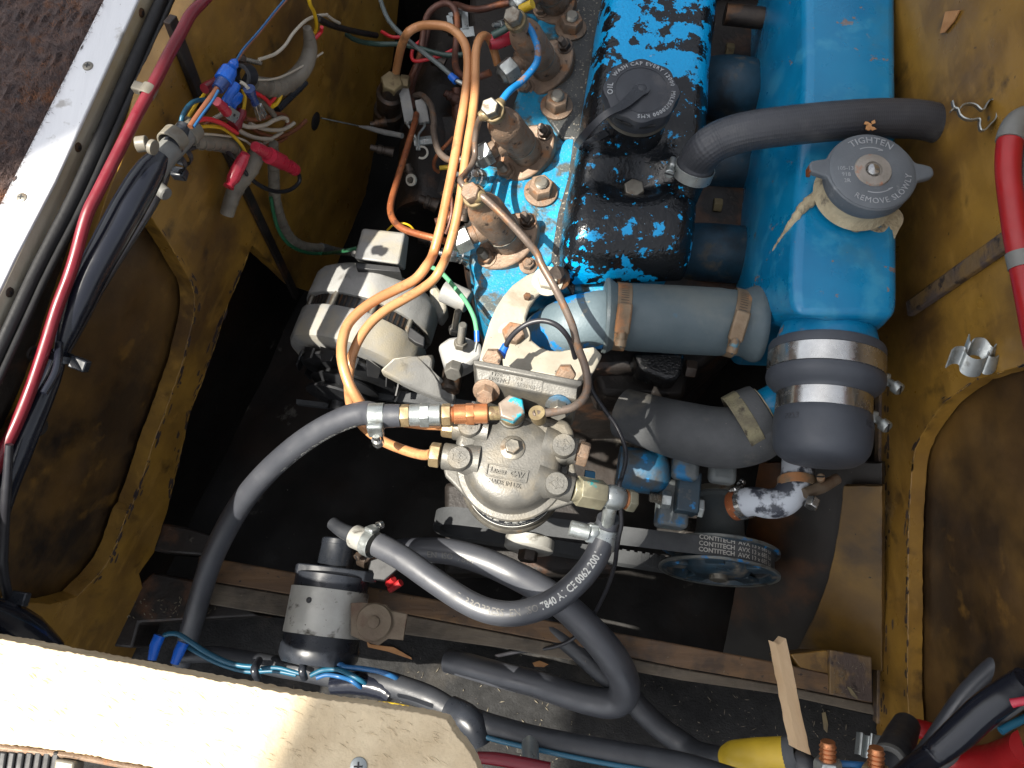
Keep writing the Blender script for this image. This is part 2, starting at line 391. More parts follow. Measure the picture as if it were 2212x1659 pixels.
M['blue_dark'] = mat('dark manifold blue', rgb(22, 62, 82), rgb(18, 44, 58), 22, .55, bump=.2, bs=260, layers=[(rgb(104, 92, 72), 16, .64, .05, {'r': .85}), (rgb(14, 22, 28), 14, .56, .08, {})])  # darker blue with dusty brown and near-black patches
M['head_blue'] = mat('speckled blue cylinder head', rgb(22, 140, 182), rgb(18, 112, 150), 22, .45, bump=.3, bs=500, layers=[
    (rgb(66, 72, 70), 40, .545, .05, {'r': .6}), (rgb(130, 136, 126), 420, .62, .04, {'r': .7, 'a': .55}), (rgb(150, 108, 62), 40, .68, .03, {'r': .8}), (rgb(30, 32, 32), 28, .635, .03, {'r': .35})])
M['cover_paint'] = mat('black rocker cover with blue paint flaking', rgb(19, 22, 26), rgb(13, 15, 18), 20, .17, bump=.42, bs=230, spec=.45, layers=[
    (rgb(0, 146, 204), 32, .598, .006, {'r': .3, 'd': 8, 'rg': .62, 'axis': (1, .036, .03, .12)}),
    (rgb(0, 146, 204), 85, .622, .006, {'r': .3, 'd': 6, 'rg': .68}), (rgb(120, 140, 150), 420, .715, .012, {'r': .7}),
    (rgb(78, 74, 70), 150, .71, .01, {'r': .6}), (rgb(178, 162, 130), 46, .725, .008, {'r': .6}), (rgb(0, 146, 204), 40, .60, .006, {'r': .3, 'd': 8, 'rg': .64, 'axis': (1, -.11, .03, -.085)})])
M['injector'] = M['rust_steel']
M['pulley'] = mat('blue grey pulley', rgb(32, 56, 70), rgb(40, 48, 54), 30, .5, .1, bump=.15, bs=300, layers=[(rgb(96, 92, 84), 40, .6, .05, {'r': .6}), (rgb(16, 104, 158), 40, .67, .02, {})])
M['belt'] = mat('rubber v belt', rgb(56, 58, 60), rgb(48, 50, 52), 40, .7, bump=.08, bs=600)
M['pump_body'] = mat('grimy bronze pump', rgb(92, 95, 94), rgb(72, 80, 84), 24, .6, .1, bump=.25, bs=260, layers=[(rgb(20, 96, 140), 26, .62, .03, {}), (rgb(92, 150, 140), 60, .70, .02, {})])
M['white_crust'] = mat('white scale on black elbow', rgb(52, 56, 66), rgb(40, 44, 52), 30, .55, bump=.1, bs=300, layers=[(rgb(168, 174, 182), 30, .468, .03, {'r': .8, 'd': 7})])
M['hose_blue_grey'] = mat('overpainted blue grey hose', rgb(78, 90, 95), rgb(66, 80, 86), 20, .6, bump=.12, bs=300, layers=[
    (rgb(94, 100, 98), 12, .58, .08, {'a': .8}), (rgb(44, 112, 146), 16, .66, .05, {'a': .7}), (rgb(170, 172, 166), 600, .745, .01, {})])
M['sealant'] = mat('cracked cream sealant', rgb(176, 164, 136), rgb(150, 138, 112), 40, .85, bump=.7, bs=220, layers=[(rgb(104, 96, 82), 60, .62, .05, {}), (rgb(40, 110, 140), 40, .70, .03, {})])
M['grey_cap'] = mat('weathered grey cap', rgb(96, 101, 106), rgb(82, 87, 92), 26, .6, .1, bump=.12, bs=500, layers=[(rgb(140, 142, 142), 36, .66, .04, {'a': .6}), (rgb(170, 172, 172), 500, .73, .015, {})])
M['cap_disc'] = mat('corroded cap centre', rgb(150, 144, 136), rgb(126, 120, 112), 60, .55, .35, bump=.2, bs=500, layers=[(rgb(158, 92, 48), 42, .62, .04, {'r': .8, 'm': 0})])
M['sleeve_metal'] = mat('scuffed tin sleeve', rgb(178, 177, 170), rgb(152, 150, 143), 30, .42, .35, bump=.1, bs=300, layers=[(rgb(70, 66, 58), 60, .62, .05, {'r': .7, 'st': (.5, 1, 1)}), (rgb(36, 32, 28), 240, .69, .02, {})])
M['strap_rust'] = mat('rusty bracket', rgb(108, 96, 80), rgb(84, 70, 56), 30, .65, .25, bump=.2, bs=300, layers=[(rgb(74, 48, 30), 20, .56, .06, {'m': 0})])
M['white_print'] = mat('pale print', rgb(206, 206, 200), rgb(186, 186, 180), 60, .6)
M['grey_print'] = mat('rubbed print', rgb(120, 118, 112), rgb(98, 96, 92), 200, .6)
M['grey_letter'] = mat('raised grey lettering', rgb(150, 153, 156), rgb(128, 131, 134), 60, .55)
M['black_metal'] = mat('black painted metal', rgb(30, 31, 33), rgb(24, 25, 27), 40, .45, layers=[(rgb(84, 78, 70), 300, .72, .015, {'r': .9})])
M['dark_grime'] = mat('grimy dark iron', rgb(40, 35, 32), rgb(26, 24, 23), 20, .5, .2, bump=.3, bs=200, layers=[(rgb(76, 52, 36), 18, .6, .06, {}), (rgb(90, 86, 78), 60, .69, .03, {})])
M['dark_steel'] = mat('dark oily steel', rgb(72, 62, 54), rgb(52, 46, 42), 40, .42, .45, bump=.2, bs=300, layers=[(rgb(104, 72, 46), 40, .6, .06, {})])
M['red_paint'] = mat('red paint', rgb(160, 30, 34), None, 30, .5)
M['deck'] = mat('grey boat deck', rgb(170, 168, 160), rgb(150, 148, 140), 20, .6)
M['chip'] = mat('wood chip', rgb(176, 130, 84), rgb(150, 104, 62), 60, .7)
M['leaf'] = mat('dry leaf scrap', rgb(120, 108, 80), rgb(92, 82, 62), 60, .8)
M['debris'] = mat('pale debris', rgb(120, 112, 94), rgb(70, 64, 54), 120, .8)
M['ceramic'] = mat('white ceramic', rgb(190, 186, 174), None, 50, .35)
# ------------------------------------------------------------------ what throws the shade: an added panel out of view, its edge cut to the shade line
E1 = (X - SUNDIR * X.dot(SUNDIR)).normalized(); E2 = SUNDIR.cross(E1)
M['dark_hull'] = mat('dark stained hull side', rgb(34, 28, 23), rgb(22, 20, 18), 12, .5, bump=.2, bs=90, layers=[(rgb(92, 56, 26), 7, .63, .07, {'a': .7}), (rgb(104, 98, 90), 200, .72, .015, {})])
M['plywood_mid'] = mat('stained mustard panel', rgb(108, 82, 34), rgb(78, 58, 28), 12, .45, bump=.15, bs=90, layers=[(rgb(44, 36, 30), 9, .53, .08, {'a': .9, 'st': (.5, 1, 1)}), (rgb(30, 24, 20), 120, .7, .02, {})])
def sunplane(p): return (p.dot(E1), p.dot(E2))
def build_shade_panel():
    T = 2000
    edge = P('-250,520,400 0,400,400 140,330,400 985,235,530 1150,215,540 1215,235,575 1285,300,575 1292,480,575 1318,640,560 1318,1000,545 1352,1080,545 1352,1096,545')
    edge += P('650,1490,400 565,1659,400 500,1800,400')
    pl = [sunplane(p) for p in edge]
    pl = [(-640, pl[0][1])] + pl + [(pl[-1][0], -560), (620, -560), (620, 640), (-640, 640)]
    f = lambda a, b: SUNDIR * T + E1 * a + E2 * b
    m = MB(); m.prism([f(a, b) for a, b in pl], SUNDIR * 24)
    m.solo('shade_panel', M['deck'], 'pale unseen panel added above the bay to cast its shade', 'panel')
build_shade_panel()
# ------------------------------------------------------------------ the bay
WL = three(Q(550, 540, 614), Q(360, 1120, 685), Q(20, 700, 405))
WR = Plane(V((314, 0, 0)), V((-1, 0, 0)))
m = MB()
def floor_fn(a, b):
    x, y = -420 + 900 * a, -420 + 1300 * b
    return V((x, y, -900 + 6 * sin(x * .05) * cos(y * .043) - .0002 * (x - 30) ** 2 * -1))
m.grid(40, 50, floor_fn); structure(m.obj('bilge_floor', M['bilge']))
m = MB(); m.prism([V((-600, 760, -380)), V((600, 760, -380)), V((600, 760, -950)), V((-600, 760, -950))], V((0, 20, 0)))
structure(m.obj('front_bulkhead', M['bilge']))
def wall_board(name, plane, pts, mt, thick, off=0, kind=True, bevel=.5, parent=None):
    dn = []
    for (a, b), (c, d) in zip(pts, pts[1:] + pts[:1]):
        n = max(1, int(math.hypot(c - a, d - b) / 13)); g = .9 if 0 < a < 2212 and 0 < b < 1659 else 0
        dn += [(a + (c - a) * k / n + random.uniform(-g, g), b + (d - b) * k / n + random.uniform(-g, g)) for k in range(n)]
    q = [plane(u, v, off) for u, v in dn]
    m = MB(); m.prism(q, -plane.n * thick)
    o = m.obj(name, mt, parent, bevel=bevel)
    if kind: o['kind'] = 'structure'
    return o
def uv(s): return [tuple(float(k) for k in t.split(',')) for t in s.split()]
# left side: frame board with a rounded opening, recessed panel, hull behind
wall_board('left_wall', WL, uv('-120,1075 -80,1130 10,965 62,838 112,728 180,565 240,405 318,215 418,10 446,-80 870,-80 850,120 790,420 700,640 640,620 545,530 537,553 495,655 463,753 440,818 413,886 390,985 360,1108 333,1193 300,1240 312,1280 300,1420 150,1460 10,1420 40,1300 110,1306 167,1289 200,1256 233,1216 253,1172 275,1106 285,1095 300,1053 317,1005 333,953 352,905 370,853 393,790 405,740 417,690 421,650 419,628 413,610 395,580 383,556 362,522 345,497 330,475 313,458 250,560 130,780 40,960 -60,1120'), M['plywood'], 13)
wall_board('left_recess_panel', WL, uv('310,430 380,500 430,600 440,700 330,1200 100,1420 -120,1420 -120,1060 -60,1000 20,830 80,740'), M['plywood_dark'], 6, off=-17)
q = [WL(u, v, -60) for u, v in uv('440,-80 1000,-200 900,300 500,1300 100,1500 -60,1300 60,900 190,600 280,420')]
m = MB(); m.prism(q, -WL.n * 10); structure(m.obj('left_hull_wall', M['bilge']))
# battens and marks on the left wall
m = MB(); m.bar(WL(367, 40, 3), WL(443, 240, 3), px(26, WL(420, 150)), 5, WL.n)
m.solo('wall_batten', M['dark_grime'], 'dark narrow wooden batten on the left plywood wall behind the red cable', 'batten', bevel=.6)
m = MB(); m.bar(WL(478, 300, 2.5), WL(640, 640, 2.5), px(20, WL(560, 450)), 4, WL.n)
m.solo('wall_batten', M['dark_grime'], 'dark slanting batten below the red crimp connectors on the left wall', 'batten', bevel=.6)
for (u, v, r) in ((70, 763, 17), (90, 925, 19), (682, 262, 20)):
    p = WL(u, v, .3); m = MB(); m.lathe(p, WL.n, [(px(r, p), 0), (px(r * .8, p), .8), (0, -.4)], 20)
    m.solo('wall_plug', M['dark_grime'], {70: 'dark round plug in the left wall beside the red cable', 90: 'dark oval plug in the recessed left panel under the black sleeving', 682: 'burnt dark hole plug on the plywood wall right of the wire bundle'}[u], 'plug')
# right side
wall_board('right_wall', WR, uv('1895,1640 1890,1400 1889,1106 1890,800 1860,500 1850,-200 2420,-200 2420,700 2330,745 2212,790 2160,803 2108,820 2070,845 2038,873 2008,913 1988,945 1978,970 1970,1005 1968,1036 1964,1106 1961,1200 1961,1300 1960,1500 1965,1580 1990,1660'), M['plywood'], 12)
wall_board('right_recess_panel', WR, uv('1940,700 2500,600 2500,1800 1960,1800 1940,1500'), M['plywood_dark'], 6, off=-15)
m = MB(); m.prism([V((345, 800, -380)), V((345, -450, -380)), V((345, -450, -950)), V((345, 800, -950))], V((10, 0, 0)))
structure(m.obj('right_hull_wall', M['bilge']))
m = MB(); m.bar(WR(1965, 668, 3), WR(2235, 478, 3), px(40, WR(2100, 570)), 6, WR.n)
m.solo('wall_batten', M['worn_edge'], 'worn diagonal batten on the right plywood wall under the red battery cable', 'batten', bevel=1.5)
m = MB(); m.bar(WR(1898, 830, 1), WR(1893, 1560, 1), px(20, WR(1895, 1200)), 3, WR.n)
m.solo('edge_strip', M['worn_edge'], 'flaking yellow edge strip along the right wall board', 'strip', bevel=.7)
m = MB(); m.prism([V((352, 760, -392)), V((900, 760, -392)), V((900, -500, -392)), V((352, -500, -392))], V((0, 0, -20))); structure(m.obj('side_deck', M['deck']))
# lower right hull and rib
HP = three(Q(1885, 1000, 620), Q(1885, 1420, 705), Q(1700, 1400, 770))
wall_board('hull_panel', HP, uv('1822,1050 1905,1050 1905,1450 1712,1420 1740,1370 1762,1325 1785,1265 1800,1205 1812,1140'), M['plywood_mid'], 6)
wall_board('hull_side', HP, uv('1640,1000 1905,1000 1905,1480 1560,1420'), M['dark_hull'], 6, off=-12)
# flaked paint along the worn board edges
M['flake'] = mat('bare flaked patch', rgb(66, 54, 52), rgb(46, 38, 36), 80, .7)
M['flake_light'] = mat('raw yellow edge', rgb(176, 140, 70), rgb(140, 108, 52), 80, .6)
def edge_chips(plane, pts, n, spread, label):
    for mt_, k, nm in (('flake', n, 'flaked_patch'), ('flake_light', n // 2, 'rubbed_edge')):
        m = MB(); segs = list(zip(pts, pts[1:])); ls = [math.hypot(c - a, d - b) for (a, b), (c, d) in segs]
        for i in range(k):
            r_ = random.uniform(0, sum(ls)); j = 0
            while r_ > ls[j]: r_ -= ls[j]; j += 1
            (a, b), (c, d) = segs[j]; f = r_ / ls[j]; tx, ty = (c - a) / ls[j], (d - b) / ls[j]
            o_ = abs(random.gauss(0, 1)) * spread * (1 if mt_ == 'flake' else .25)
            u, v = a + (c - a) * f + ty * -o_, b + (d - b) * f + tx * o_; L_ = random.uniform(2, 16); w_ = random.uniform(.8, 3.2) if mt_ == 'flake' else random.uniform(.5, 1.2)
            po = []
            for q in range(7):
                t_ = 2 * pi * q / 7; e_, g_ = cos(t_) * L_ * random.uniform(.6, 1.1), sin(t_) * w_ * random.uniform(.5, 1.2)
                po.append(plane(u + tx * e_ - ty * g_, v + ty * e_ + tx * g_, .12 if mt_ == 'flake' else .2))
            m.add(po, [tuple(range(7))])
        o = m.solo(nm, M[mt_], label + (' showing bare wood' if mt_ == 'flake' else ' rubbed to raw yellow'), 'paint wear', kind='stuff')
edge_chips(WL, uv('345,497 383,556 413,610 421,650 417,690 393,790 352,905 317,1005 275,1106 233,1216 200,1256'), 70, -5, 'left opening rim edge')
edge_chips(WL, uv('537,553 495,655 463,753 440,818 413,886 390,985 360,1108'), 70, 6, 'left board lower edge')
edge_chips(WR, uv('2212,790 2108,820 2038,873 2008,913 1978,970 1968,1036 1964,1106 1961,1200 1960,1500'), 60, 4, 'right opening rim edge')
edge_chips(WR, uv('1912,830 1908,1100 1905,1300 1903,1540'), 60, -7, 'right board lower edge')
# beam across the bay
bm = thing('cross_beam', 'dusty brown wooden cross beam spanning the bay below the engine', 'beam', Q(1200, 1360, 700))
m = MB(); m.prism(P('430,1200 643,1238 1060,1318 1475,1393 1690,1433 1800,1458 1885,1476 1885,1519 1688,1479 1475,1443 1170,1382 877,1326 640,1286 420,1250', 686), Z * -26)
m.obj('batten', M['bare_wood'], bm, bevel=1.2)
m = MB(); m.prism(P('420,1252 640,1288 877,1328 1170,1384 1475,1445 1688,1481 1885,1521 1890,1545 1688,1500 1475,1470 1100,1402 870,1370 600,1330 420,1300', 692), Z * -40)
m.obj('plank', M['grey_wood'], bm, bevel=1)
rb = thing('hull_rib', 'yellow rib block with a dusty top where beam meets right wall', 'block', Q(1800, 1450, 690))
m = MB(); m.prism(P('1708,1413 1791,1403 1791,1457 1730,1446', 688), Z * -60); m.obj('rib_face', M['plywood'], rb, bevel=1)
m = MB(); m.prism(P('1792,1403 1884,1419 1886,1518 1792,1500', 683), Z * -60); m.obj('rib_top', M['worn_edge'], rb, bevel=1.2)
m = MB(); q = P('200,1330 600,1332 870,1368 1100,1400 1475,1468 1688,1498 1902,1548 1960,1900 100,1900', 742)
m.prism(q, Z * -12); structure(m.obj('shelf', M['shelf'], bevel=1))
m = MB(); m.prism(P('205,1308 300,1262 330,1235 440,1258 560,1330 300,1345 285,1400 230,1395', 700), Z * -60)
m.solo('floor_block', M['dark_grime'], 'dark grimy wooden block beside the left frame under the hose', 'block', bevel=2)
m = MB(); m.prism(P('345,1128 400,1138 456,1157 440,1200 330,1190', 690), Z * -40)
m.solo('bearer_end', M['dark_grime'], 'dark brown bearer end behind the black hose at lower left', 'beam', bevel=2)
# debris on shelf, rib and beam
def scrap(mb, p, L, wd, t, ang, n=Z):
    ex = V((cos(ang), sin(ang), random.uniform(-.15, .15))).normalized(); ey = n.cross(ex).normalized()
    k = random.uniform(-.3, .3)
    top = [p - ex * L / 2, p + ey * wd * .5 + ex * L * k * .3, p + ex * L / 2, p - ey * wd * .5]
    mb.prism([q + n * t for q in top], n * -t)
m = MB()
for i in range(300):
    u = random.uniform(620, 1900); lo = 1380 + (u - 900) * .17
    v = random.uniform(lo, 1650); p = Q(u, v, 741.2)
    scrap(m, p, random.choice((.8, 1, 1.5, 2, 3, 5)), random.uniform(.3, .9), .5, random.uniform(0, pi))
for i in range(110):
    u = random.uniform(500, 1860); p = Q(u, 1270 + (u - 620) * .187 + random.uniform(-20, 55), 684.5 if i % 2 else 691)
    scrap(m, p, random.choice((.8, 1.2, 2.2)), .5, .4, random.uniform(0, pi))
for i in range(50):
    p = Q(random.uniform(1800, 1878), random.uniform(1430, 1505), 681.5); scrap(m, p, random.choice((.8, 1.5, 3)), .5, .4, random.uniform(0, pi))
for i in range(60):
    p = Q(random.uniform(230, 480), random.uniform(1290, 1335), 698.5); scrap(m, p, random.choice((2, 3)), .8, .4, random.uniform(0, pi))
m.solo('debris', M['debris'], 'scattered pale chips and dirt on shelf and beam', 'debris', kind='stuff')
for s, lab, mt in (('792,1385 800,1392 850,1398 888,1420 890,1425 840,1408 795,1398', 'long orange wood chip lying under the fuel pump bracket', 'chip'),
                   ('1150,1432 1165,1427 1185,1435 1175,1441 1155,1440', 'small pale wood chip on the shelf beside the black hose', 'chip'),
                   ('1776,1540 1783,1538 1789,1565 1787,1583 1780,1575', 'grey dry leaf scrap on the shelf right of the splinter', 'leaf'),
                   ('1830,1483 1838,1487 1852,1505 1853,1511 1840,1502', 'pale leaf scrap on the dusty rib at lower right', 'leaf')):
    m = MB(); h = 681 if '1830' in s else 740
    m.prism(P(s, h), Z * -1); m.solo('wood_chip' if mt == 'chip' else 'leaf_scrap', M[mt], lab, 'chip' if mt == 'chip' else 'leaf')
# splinter leaning over the shelf
m = MB(); a, b = Q(1690, 1385, 640), Q(1742, 1640, 590)
t = P('1676,1388,640 1682,1393,640 1687,1392,640 1698,1379,640'); l = P('1752,1632,585 1745,1640,585 1735,1632,585 1722,1618,585')
k = 14; rows = []
for i in range(k + 1):
    f = i / k; j = random.uniform(-.5, .5)
    L_ = t[0].lerp(l[3], f) + X * j; R_ = t[3].lerp(l[0], f) + X * random.uniform(-.4, .4)
    rows.append((L_, R_))
top = [r[0] for r in rows] + [r[1] for r in rows][::-1] + [t[2], t[1]]
m.prism(top, V((-3, 2, -9)))
m.solo('wood_splinter', M['splinter'], 'long pale broken wood splinter standing over the dark shelf', 'splinter', bevel=.3)
# ------------------------------------------------------------------ deck edge on the left: carpet, aluminium angle, seal
def ledge(v):                                # outer edge of the trim at row v
    return 223 - 223 / 440 * v
cp = MB()
def carpet_fn(a, b):
    v = -60 + 1750 * b; u = ledge(v) + 6 - a * 700
    return Q(u, v, 397 - 1.2 * (sin(u * .31) * cos(v * .27) + random.uniform(-.8, .8)))
cp.grid(60, 130, carpet_fn)
co = cp.solo('carpet', M['carpet'], 'worn brown carpet on the deck left of the metal edge', 'carpet')
fb = MB()
for i in range(9000):
    v = random.uniform(-10, 470); u = random.uniform(-25, ledge(v) + 8) if i % 4 else ledge(v) + random.uniform(-14, 9)
    if u < -30: continue
    p = Q(u, v, 397.5); d = V((random.uniform(-1, 1), random.uniform(-1, 1), random.uniform(.2, 1.3))).normalized()
    L_ = random.uniform(2, 5.5); s_ = d.cross(Z).normalized() * .16; e = V((random.uniform(-1, 1), random.uniform(-1, 1), -.2)) * L_ * .4
    fb.add([p - s_, p + s_, p + d * L_ * .6 + s_ * .8, p + d * L_ * .6 - s_ * .8, p + d * L_ + e], [(0, 1, 2, 3), (3, 2, 4)])
f = fb.obj('fibre', M['fibre'], co); f['kind'] = 'stuff'
tr = thing('aluminium_edge_trim', 'worn aluminium angle trim along the left hatch edge', 'trim', Q(150, 330, 398))
to = P('262,-80 223,0 112,220 0,440 -120,680', 396); ti = P('334,-80 297,0 207,197 117,393 33,553 -50,726', 396); ex_ = len(to); to.append(to[-1] + (to[-1] - to[-2]).normalized() * 300); ti.append(ti[-1] + (ti[-1] - ti[0]).normalized() * 330)
m = MB(); m.prism(to + ti[::-1], Z * -2.5); m.obj('top_flange', M['alu'], tr, bevel=.7)
m = MB(); sd = [q + Z * -.1 for q in ti]; n_ = (ti[-2] - ti[0]).cross(Z).normalized(); n_ = n_ if n_.x > 0 else -n_
m.prism([ti[0] + Z * -2.6, ti[-1] + Z * -2.6, ti[-1] + Z * -17, ti[0] + Z * -17], n_ * -2.2); m.obj('side_flange', M['alu_side'], tr, bevel=.4)
def screw(p, n, r, parent, mt='steel', name='screw', cross=True):
    q = MB(); q.lathe(p, n, [(r, 0), (r * .95, r * .18), (r * .55, r * .30), (0, r * .34)], 20); o = q.obj(name, M[mt], parent)
    if cross:
        ex, ey, ez = basis(n, X if abs(n.x) < .8 else Y)
        q = MB(); q.box(p + ez * r * .33, ex, ey, ez, r * 1.0, r * .2, r * .1); q.box(p + ez * r * .335, ey, ex, ez, r * 1.0, r * .2, r * .1)
        q.obj('slot', M['black_metal'], o)
for u, v in ((190, 143), (47, 427)): p = Q(u, v, 396); screw(p, Z, px(11.5, p), tr)
for a, k in ((0.125, 8), (.515, 8), (.885, 8)):
    p = ti[0].lerp(ti[-2], a) + Z * -k + n_ * .1; screw(p, n_, 3.0, tr, 'dark_steel')
m = MB(); m.tube([q + n_ * 5.5 + Z * -13 for q in ti], [14, 14], 12, el=1.2); m.solo('rubber_seal', M['seal'], 'black rubber sealing strip under the aluminium trim', 'seal')
m = MB(); m.tube([q + n_ * 11 + Z * -15 for q in ti], [7, 7], 10, el=1.2); m.solo('rubber_seal', M['seal'], 'second black seal strip between the trim and the red cable', 'seal')
m = MB(); m.prism([q + Z * -19 for q in ti] + [q + Z * -19 - n_ * 300 for q in ti][::-1], Z * -30); m.solo('deck_carlin', M['dark_grime'], 'dark timber under the left deck edge', 'timber')
# ------------------------------------------------------------------ hatch rim at the bottom
hr = thing('hatch_rim', 'pale raw plywood hatch rim in bright sun at bottom left', 'rim', Q(500, 1570, 400))
up = uv('-420,1310 0,1380 120,1404 240,1426 360,1450 500,1476 640,1501 800,1524 935,1545 966,1556 984,1588 1000,1606 1016,1628 1030,1652 1050,1710 600,1712 400,1676 300,1652 150,1624 0,1606 -420,1540')
pts = []; i_ = 0
for (a, b), (c, d) in zip(up, up[1:] + up[:1]):
    n = max(1, int(math.hypot(c - a, d - b) / 6))
    for k in range(n):
        f = k / n; pts.append(Q(a + (c - a) * f + random.uniform(-1, 1), b + (d - b) * f + random.uniform(-1.6, 1.6) + .5 * sin(i_ * .31), 400)); i_ += 1
m = MB(); m.prism(pts, Z * -26); m.obj('plywood_rim', M['hatch_wood'], hr, bevel=.5)
m = MB()
for i in range(210):                         # torn fibres lifted from the raw face
    u = random.uniform(0, 980); lo = 1385 + u * .178; v = random.uniform(lo + 4, min(1655, lo + 190))
    p = Q(u, v, 399.9); ang = random.uniform(-.7, -.1); L_ = random.uniform(.8, 3.2)
    ex = V((cos(ang), sin(ang), 0)); ey = Z.cross(ex)
    m.add([p - ex * L_ + ey * .1, p + ey * .45, p + ex * L_, p - ey * .3, p + Z * random.uniform(.15, .45)], [(0, 4, 1), (1, 4, 2), (2, 4, 3), (3, 4, 0)], flat=True)
o = m.obj('torn_fibre', M['hatch_wood'], hr); o['kind'] = 'stuff'
p = Q(775, 1655, 400); screw(p, Z, px(19, p), hr, 'zinc')
m = MB(); m.prism(P('-60,1602 0,1608 150,1626 300,1654 400,1680 400,1694 300,1668 150,1640 0,1624 -60,1616', 402), Z * -10)
m.obj('rusty_edge', M['rust_steel'], hr, bevel=1.5)
m = MB()
for i in range(9):
    a = -40 + i * 19; m.prism(P('%g,%g %g,%g %g,%g %g,%g' % (a, 1622, a + 17, 1624, a + 5, 1700, a - 12, 1700), 402), Z * -9)
m.solo('shoe_sole', M['seal'], 'black treaded shoe sole at the bottom left corner', 'mat', bevel=1)  # treaded slab stands in for a shoe sole
m = MB(); m.prism(P('118,1640 160,1646 155,1700 110,1700', 399), Z * -10); m.solo('light_tag', M['white_plastic'], 'white plastic tag on the shoe sole at the bottom edge', 'tag', bevel=1)
EA = V((-.146, -.989, 0)); ES = V((.989, -.146, 0))       # engine: towards its front end, and across
def lerpv(tab, v):
    for (a, x), (b, y) in zip(tab, tab[1:]):
        if v <= b: return x + (y - x) * (v - a) / (b - a)
    return tab[-1][1]
def hose_clamp(parent, o, ax, r, wd, sd, mt='steel', L=None, smt=None, name='hose_clamp', slots=True, sl=1.0):
    """worm drive clamp: band, housing at direction sd, screw along the tangent"""
    ax = ax.normalized(); sd = (sd - ax * sd.dot(ax)).normalized(); tg = ax.cross(sd)
    m = MB(); m.ring(o, ax, r, r + .7, -wd / 2, wd / 2); b = m.obj(name, M[mt], parent, bevel=.15)
    L = L or wd * 1.5; c = o + sd * (r + wd * .28)
    m = MB(); m.box(c, tg, ax, sd, L, wd * 1.05, wd * .5)
    m.obj('housing', M[mt], b, bevel=wd * .16)
    if slots:
        m = MB()
        for i in range(9):
            a = (i - 4.5) * .085 - .75
            q = o + (sd * cos(a) + tg * sin(a)) * (r + .78); d = (tg * cos(a) - sd * sin(a)); m.box(q, ax, (d + ax * .25).normalized(), sd, wd * .55, .5, .2)
        m.obj('slot', M['black_metal'], b)
    m = MB(); h0 = c + tg * L * .5 * sl + sd * wd * .1
    m.lathe(h0, tg * sl, [(wd * .3, -wd * .2), (wd * .3, wd * .35), (wd * .4, wd * .36), (wd * .4, wd * .8), (wd * .33, wd * .86)], 16); sc = m.obj('screw', M[smt or mt], b)
    m = MB(); m.box(h0 + tg * sl * wd * .84, sd, ax, tg, wd * .8, wd * .14, wd * .1); m.obj('slot', M['black_metal'], b)
    return b
def bolt(parent, p, ax, r, h, mt='rust_steel', washer=1.45, name='bolt', wmt=None, rot=.3, stud=0, smt=None):
    m = MB(); m.hexn(p + ax * (h * .2 if washer else 0), ax, r, h, rot=rot)
    o = m.obj(name, M[mt], parent, bevel=r * .05)
    if washer:
        m = MB(); m.lathe(p, ax, [(r * washer, 0), (r * washer, h * .18), (r * washer * .94, h * .22)], 28); m.obj('washer', M[wmt or mt], o)
    if stud:
        m = MB(); m.thread(p + ax * h, ax, r * .55, stud, max(r * .16, .9)); m.obj('stud', M[smt or mt], o)
    return o
# ------------------------------------------------------------------ block, head, rocker cover
eng = thing('engine_block', 'dark engine block with blue cylinder head between pump and exhaust', 'engine', Q(1250, 500, 700))
m = MB(); m.prism(P('1020,-200 1760,-200 1640,700 1520,790 1180,800 1060,760 1000,560', 640), Z * -260); m.obj('block', M['dark_grime'], eng, bevel=6)
m = MB(); t = P('1196,-120 1172,0 1150,90 1128,170 1112,212 1092,300 1084,352 1062,395 1046,455 1018,520 1012,560 1024,590 1022,625 1030,655 1052,690 1095,690 1130,650 1190,625 1330,640 1440,610 1470,300 1490,-120', 580)
m.prism(t, Z * -70); m.obj('cylinder_head', M['head_blue'], eng, bevel=5, seg=3)
for s, h0, h1 in (('1140,430 1178,360 1222,300 1262,100 1240,330 1222,440 1195,560 1160,600 1135,560 1172,470', 577, 0),):
    m = MB(); m.prism(P(s, h0), Z * -6); m.obj('gasket_face', M['head_blue'], eng, bevel=2)
m = MB(); m.prism(P('1240,-120 1215,60 1195,180 1180,250 1215,300 1238,300 1228,380 1205,460 1190,560 1240,640 1330,-120', 576), Z * -5)
m.obj('cover_gasket', mat('speckled black gasket strip', rgb(62, 62, 60), rgb(44, 46, 46), 30, .45, bump=.3, bs=400, layers=[(rgb(150, 142, 126), 330, .63, .04, {'r': .8}), (rgb(26, 118, 150), 50, .68, .02, {})]), eng, bevel=1.5)
LX = [(-60, 1316), (0, 1300), (83, 1284), (167, 1270), (267, 1254), (333, 1244), (400, 1231), (467, 1217), (553, 1205), (620, 1203)]
RX = [(-120, 1575), (0, 1565), (100, 1552), (267, 1545), (367, 1529), (450, 1522), (553, 1514), (620, 1506)]
